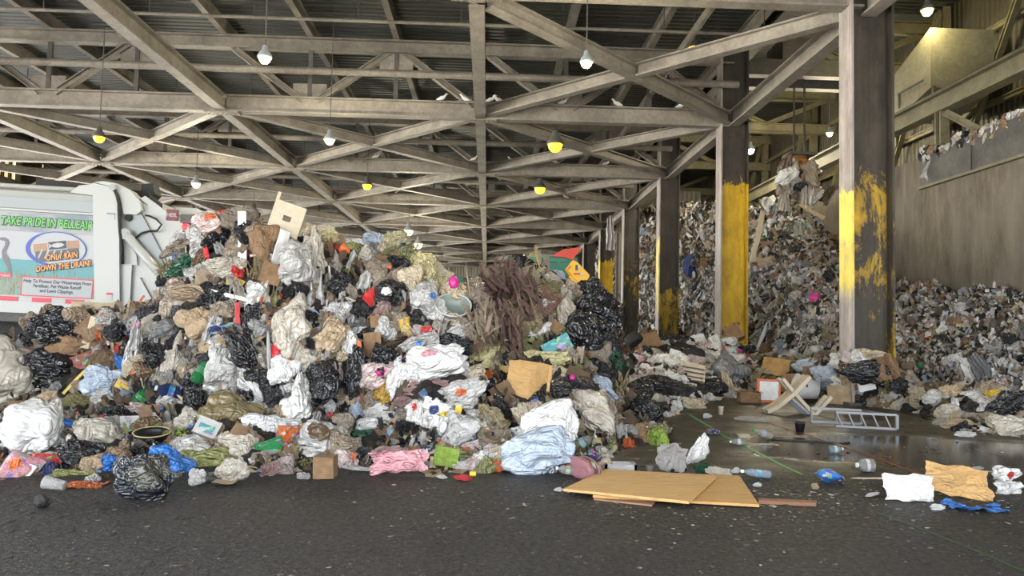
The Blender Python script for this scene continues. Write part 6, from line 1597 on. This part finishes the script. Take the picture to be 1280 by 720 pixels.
# overturned folding chair frame
co = empty('folding_chair', G(985, 518)); tag(co, 'overturned beige folding chair frame before the laundry basket', 'chair')
sc = G(985, 518).y/F
def cp(px, py, dy=0): return Vector(((px-985)*sc, dy, (518-py)*sc))
def rail_(pts, w, d, nm, mat, dy): 
    mb = MB()
    for a, b in zip(pts, pts[1:]): mb.bar(cp(*a, dy), cp(*b, dy), w, d, (0, 1, 0))
    return mb.build(nm, mat, co, color=(.5, .42, .31))
for dy in (-.0, .2):
    rail_([(958, 515), (972, 508), (988, 495), (1001, 482), (1012, 470)], .07, .13, 'leg', 'plastic', dy)
    rail_([(978, 474), (998, 497), (1019, 519)], .06, .09, 'back_leg', 'plastic', dy)
    rail_([(1019, 518), (1040, 495)], .06, .07, 'arm_rail', 'plastic', dy)
for a in ((962, 513), (985, 497), (1004, 478), (1016, 516)): MB().bar(cp(*a, 0), cp(*a, .2), .05, .05).build('crossbar', 'plastic', co, color=(.48, .4, .29))
MB().add([cp(992, 498, .03), cp(1018, 520, .03), cp(1012, 520, .19), cp(986, 499, .19), cp(992, 500, .03), cp(1018, 522, .03), cp(1012, 522, .19), cp(986, 501, .19)], [(0, 1, 2, 3), (7, 6, 5, 4), (0, 4, 5, 1), (1, 5, 6, 2), (2, 6, 7, 3), (3, 7, 4, 0)]).build('seat_panel', 'plastic', co, color=(.5, .52, .52))
# green containers and yellow plate at the far end
def gc(name, label, px0, px1, ytop, D, depth, ribs):
    a = P(px0, ytop, D); b = P(px1, ytop, D); o = empty(name, (a.x, D, 0)); tag(o, label, 'container'); L = b.x-a.x; H = a.z
    MB().box((0, 0, .25), (L, depth, H)).build('body', 'dumpster_green', o); r = MB()
    for i in range(ribs+1): MB().box((L*i/ribs-.05, -.08, .25), (L*i/ribs+.05, 0, H)).build('rib', 'dumpster_green', o)
    MB().box((-.05, -.1, H-.12), (L+.05, 0, H+.02)).build('top_rail', 'dumpster_green', o); MB().box((0, -.06, H*.55), (L, 0, H*.55+.06)).build('side_rail', 'dumpster_green', o)
    for x in (.3, L-.4): MB().box((x, .2, 0), (x+.15, depth-.2, .25)).build('skid', 'dark_steel', o)
    return o, L, H
gc('waste_container', 'teal green container seen far back between the heap and the fronds', 562, 640, 347, 26, 3.0, 3)
o, L, H = gc('waste_container', 'green container under a red tarp behind the frond pile', 636, 719, 321, 22, 4, 4)
s = 22/F; X = lambda px: (px-636)*s; Zp = lambda py: H+(321-py)*s
tv = [(689, 320), (703, 311), (716, 309), (724, 308), (725, 312), (719, 318), (716, 324), (706, 321)]
m2 = MB().poly([(X(a), Zp(b)) for a, b in tv], 1.6); MB().add([(x, y-.25, z) for x, y, z in m2.v], m2.f).build('tarp', 'tarp_red', o)
pv = [(708, 336), (716, 325), (722, 328), (737, 343), (737, 346), (730, 355), (720, 350)]
pp = empty('loader_plate', P(722, 346, 20)); pp.location.z = 0; tag(pp, 'yellow diamond shaped machine end with red and white reflectors by the fifth column', 'machine')
s2 = 20/F; zc = P(722, 346, 20).z; X2 = lambda px: (px-722)*s2; Z2 = lambda py: zc+(346-py)*s2
MB().poly([(X2(a), Z2(b)) for a, b in pv], .5).build('end_plate', 'machine_yellow', pp)
MB().box((X2(712), .1, 0), (X2(733), .5, Z2(345))).build('pedestal', 'machine_yellow', pp)
MB().box((X2(717), -.03, Z2(343.4)), (X2(725), .0, Z2(341.2))).build('red_reflector', 'red_ink', pp); MB().box((X2(725), -.03, Z2(343.4)), (X2(730), .0, Z2(341.2))).build('white_reflector', 'white_ink', pp)
MB().bar((X2(709.5), -.02, Z2(336.5)), (X2(713), -.02, Z2(333)), .03, .05, (0, 1, 0)).build('red_reflector', 'red_ink', pp); MB().bar((X2(727), -.02, Z2(354)), (X2(731), -.02, Z2(350)), .03, .05, (0, 1, 0)).build('red_reflector', 'red_ink', pp)
MB().box((X2(719), -.03, Z2(338)), (X2(722), 0, Z2(331))).build('handle_slot', 'dark_steel', pp); MB().box((X2(722), -.03, Z2(336)), (X2(724.5), 0, Z2(332))).build('notice_sticker', 'white_ink', pp)
# crane grab hanging over the pit with its load
gp = P(999, 205, 27.5); gr = empty('crane_grab', gp); tag(gr, 'rusty orange crane grab hanging over the pit full of rags', 'crane grab'); k = 27.5/F
MB().lathe([(.2*1, 10*k), (9*k, 9.5*k), (11*k, 4*k), (13*k, 0), (12*k, -2*k), (4*k, -2*k)], 20).build('hub', 'rust_orange', gr, True)
for i in range(6):
    a = 2*PI*i/6+.3; c, s_ = math.cos(a), math.sin(a)
    MB().tube([(11*k*c, 11*k*s_, 0), (19*k*c, 19*k*s_, -8*k), (22*k*c, 22*k*s_, -20*k), (14*k*c, 14*k*s_, -33*k)], [2.6*k, 2.6*k, 2*k, .8*k], 8).build('claw', 'rust_orange', gr, True)
    MB().tube([(5*k*c, 5*k*s_, 6*k), (16*k*c, 16*k*s_, -6*k)], 1.1*k, 8).build('ram', 'dark_steel', gr, True)
MB().bar((.2, 0, 8*k), (.2, 0, 11.1-gp.z), .06, .06).build('hoist_cable', 'cable', gr); MB().bar((-.2, 0, 8*k), (-.2, 0, 11.1-gp.z), .06, .06).build('hoist_cable', 'cable', gr)
MB().box((-.5, -.4, 9.5*k), (.5, .4, 13*k)).build('pulley_block', 'dark_steel', gr)
cg = empty('crane_trolley', (gp.x, gp.y, 11.1)); tag(cg, 'dark crane trolley under the pit roof above the grab', 'crane trolley')
MB().box((8.7-gp.x, -.5, 0), (14-gp.x, -.1, .6)).build('bridge_girder', 'dark_steel', cg); MB().box((8.7-gp.x, .9, 0), (14-gp.x, 1.3, .6)).build('bridge_girder', 'dark_steel', cg); MB().box((-.8, -.4, .5), (.8, 1.2, 1.5)).build('hoist_house', 'dark_steel', cg)
def free(name, cat, shape, px, py, D, w, h, rot, color, label, mat, th=.8, group=None, seed=None):
    global _sd
    _sd[0] += 1; seed = _sd[0] % 9 if seed is None else seed; a = math.radians(rot); s = D/F; v = ray(px, py); x0 = (IMGX-v*IMGX.dot(v)).normalized(); z0 = x0.cross(v)
    x = x0*math.cos(a)+z0*math.sin(a); z = z0*math.cos(a)-x0*math.sin(a); o = put_obj(name, shape, seed, mat, basis(x, v, z, w*s, th*min(w, h)*s, h*s, P(px, py, D)), C[color]); tag(o, label, cat, group); return o
r4 = random.Random(4)
for i in range(26):
    sh = r4.choice(('drape', 'bag', 'long', 'drape', 'flat')); cn = r4.choice(('W', 'OW', 'G', 'K', 'T', 'LG', 'K', 'DB')); 
    free('film_rag', 'rag', sh, r4.gauss(1000, 15), 226+r4.uniform(-16, 18), 27.5+r4.uniform(-.7, .5), r4.uniform(12, 26), r4.uniform(12, 28), r4.uniform(-40, 40), cn, PALN[cn]+' rag held in the claws of the crane grab', 'black_film' if cn == 'K' else 'film', group=PALN[cn]+' rags in the crane grab')
for i in range(7):
    free('film_rag', 'rag', 'drape', 975+r4.uniform(-6, 40), 240+r4.uniform(-2, 12), 27.4+r4.uniform(-.3, .3), 9, 30, r4.uniform(-12, 12), 'OW', 'long off white rag trailing below the crane grab', 'film', group='trailing rags below the crane grab')
# rags caught along the top of the concrete wall
def wy(px): return XW*F/(px-609)
for i in range(34):
    px = 1160 + 122*(i/33)+r4.uniform(-2, 2); D = wy(px)-.45; top = P(px, 200, D); py = 424-(7.5-CAMZ)*F/D + (px-609)*0; 
    base = CAM.z; 
    # height of the wall top in the picture at this depth
    lo_, hi_ = 60, 260
    for _ in range(24):
        mid = (lo_+hi_)/2
        if P(px, mid, D).z > 7.5: lo_ = mid
        else: hi_ = mid
    cn = r4.choice(('OW', 'LG', 'T', 'W', 'B', 'K', 'CR', 'PP'))
    free('film_rag', 'rag', r4.choice(('drape', 'bag', 'flat')), px, lo_+r4.uniform(-1, 5), D, r4.uniform(13, 22), r4.uniform(12, 24), r4.uniform(-30, 30), cn, PALN[cn]+' rag caught on the top edge of the concrete wall', 'black_film' if cn == 'K' else 'film', .8, PALN[cn]+' rags on the concrete wall top')
free('plastic_sheet', 'sheet', 'drape', 1170, 204, wy(1170)-.35, 22, 50, -20, 'LG', 'grey sheet hanging down the left end of the concrete wall plate', 'film', .5)
free('plastic_sheet', 'sheet', 'drape', 1258, 158, wy(1258)-.35, 20, 42, -22, 'TN', 'brown and white sheet hanging over the wall plate at right', 'film', .5)
free('plastic_sheet', 'sheet', 'drape', 1276, 160, wy(1276)-.35, 18, 46, -8, 'LG', 'pale sheet hanging over the wall plate at the right edge', 'film', .5)
free('plastic_sheet', 'sheet', 'drape', 1193, 176, wy(1193)-.3, 12, 26, 0, 'T', 'grubby sheet hanging midway along the wall plate', 'film', .5)
free('plastic_sheet', 'sheet', 'drape', 763, 292, 45.5, 12, 44, 0, 'G', 'grey sheet hanging beside the fifth column', 'film', .6)
# ------------------------------------------------------------------ light
w = bpy.data.worlds.new('sky'); SC.world = w; w.use_nodes = True
bg = w.node_tree.nodes['Background']; nt = w.node_tree
# overcast sky above the horizon, sun-bleached yard below it
tc = nt.nodes.new('ShaderNodeTexCoord'); sx = nt.nodes.new('ShaderNodeSeparateXYZ'); nt.links.new(tc.outputs['Generated'], sx.inputs[0])
cr_ = nt.nodes.new('ShaderNodeValToRGB'); mr_ = nt.nodes.new('ShaderNodeMapRange'); mr_.inputs[1].default_value = -.3; mr_.inputs[2].default_value = .5
nt.links.new(sx.outputs['Z'], mr_.inputs[0]); nt.links.new(mr_.outputs[0], cr_.inputs[0])
e = cr_.color_ramp.elements; e[0].position = .3; e[0].color = (.72, .69, .64, 1); e[1].position = .42; e[1].color = (.40, .42, .44, 1)
# the open left side of the yard is the brighter one
mx_ = nt.nodes.new('ShaderNodeMapRange'); mx_.inputs[1].default_value = -.9; mx_.inputs[2].default_value = .5; mx_.inputs[3].default_value = 1.25; mx_.inputs[4].default_value = .68
nt.links.new(sx.outputs['X'], mx_.inputs[0])
ml_ = nt.nodes.new('ShaderNodeVectorMath'); ml_.operation = 'SCALE'; nt.links.new(cr_.outputs[0], ml_.inputs[0]); nt.links.new(mx_.outputs[0], ml_.inputs['Scale'])
nt.links.new(ml_.outputs[0], bg.inputs[0]); bg.inputs[1].default_value = 13
SC.view_settings.view_transform = 'Standard'; SC.view_settings.look = 'None'; SC.view_settings.gamma = 1.0
SC.view_settings.exposure = 0.35
try: SC.view_settings.use_curve_mapping = False
except Exception: pass
SC.cycles.use_denoising = True
SC.cycles.max_bounces = 6; SC.cycles.diffuse_bounces = 4; SC.cycles.glossy_bounces = 3; SC.cycles.transmission_bounces = 4
SC.cycles.sample_clamp_indirect = 6
bpy.context.view_layer.update()
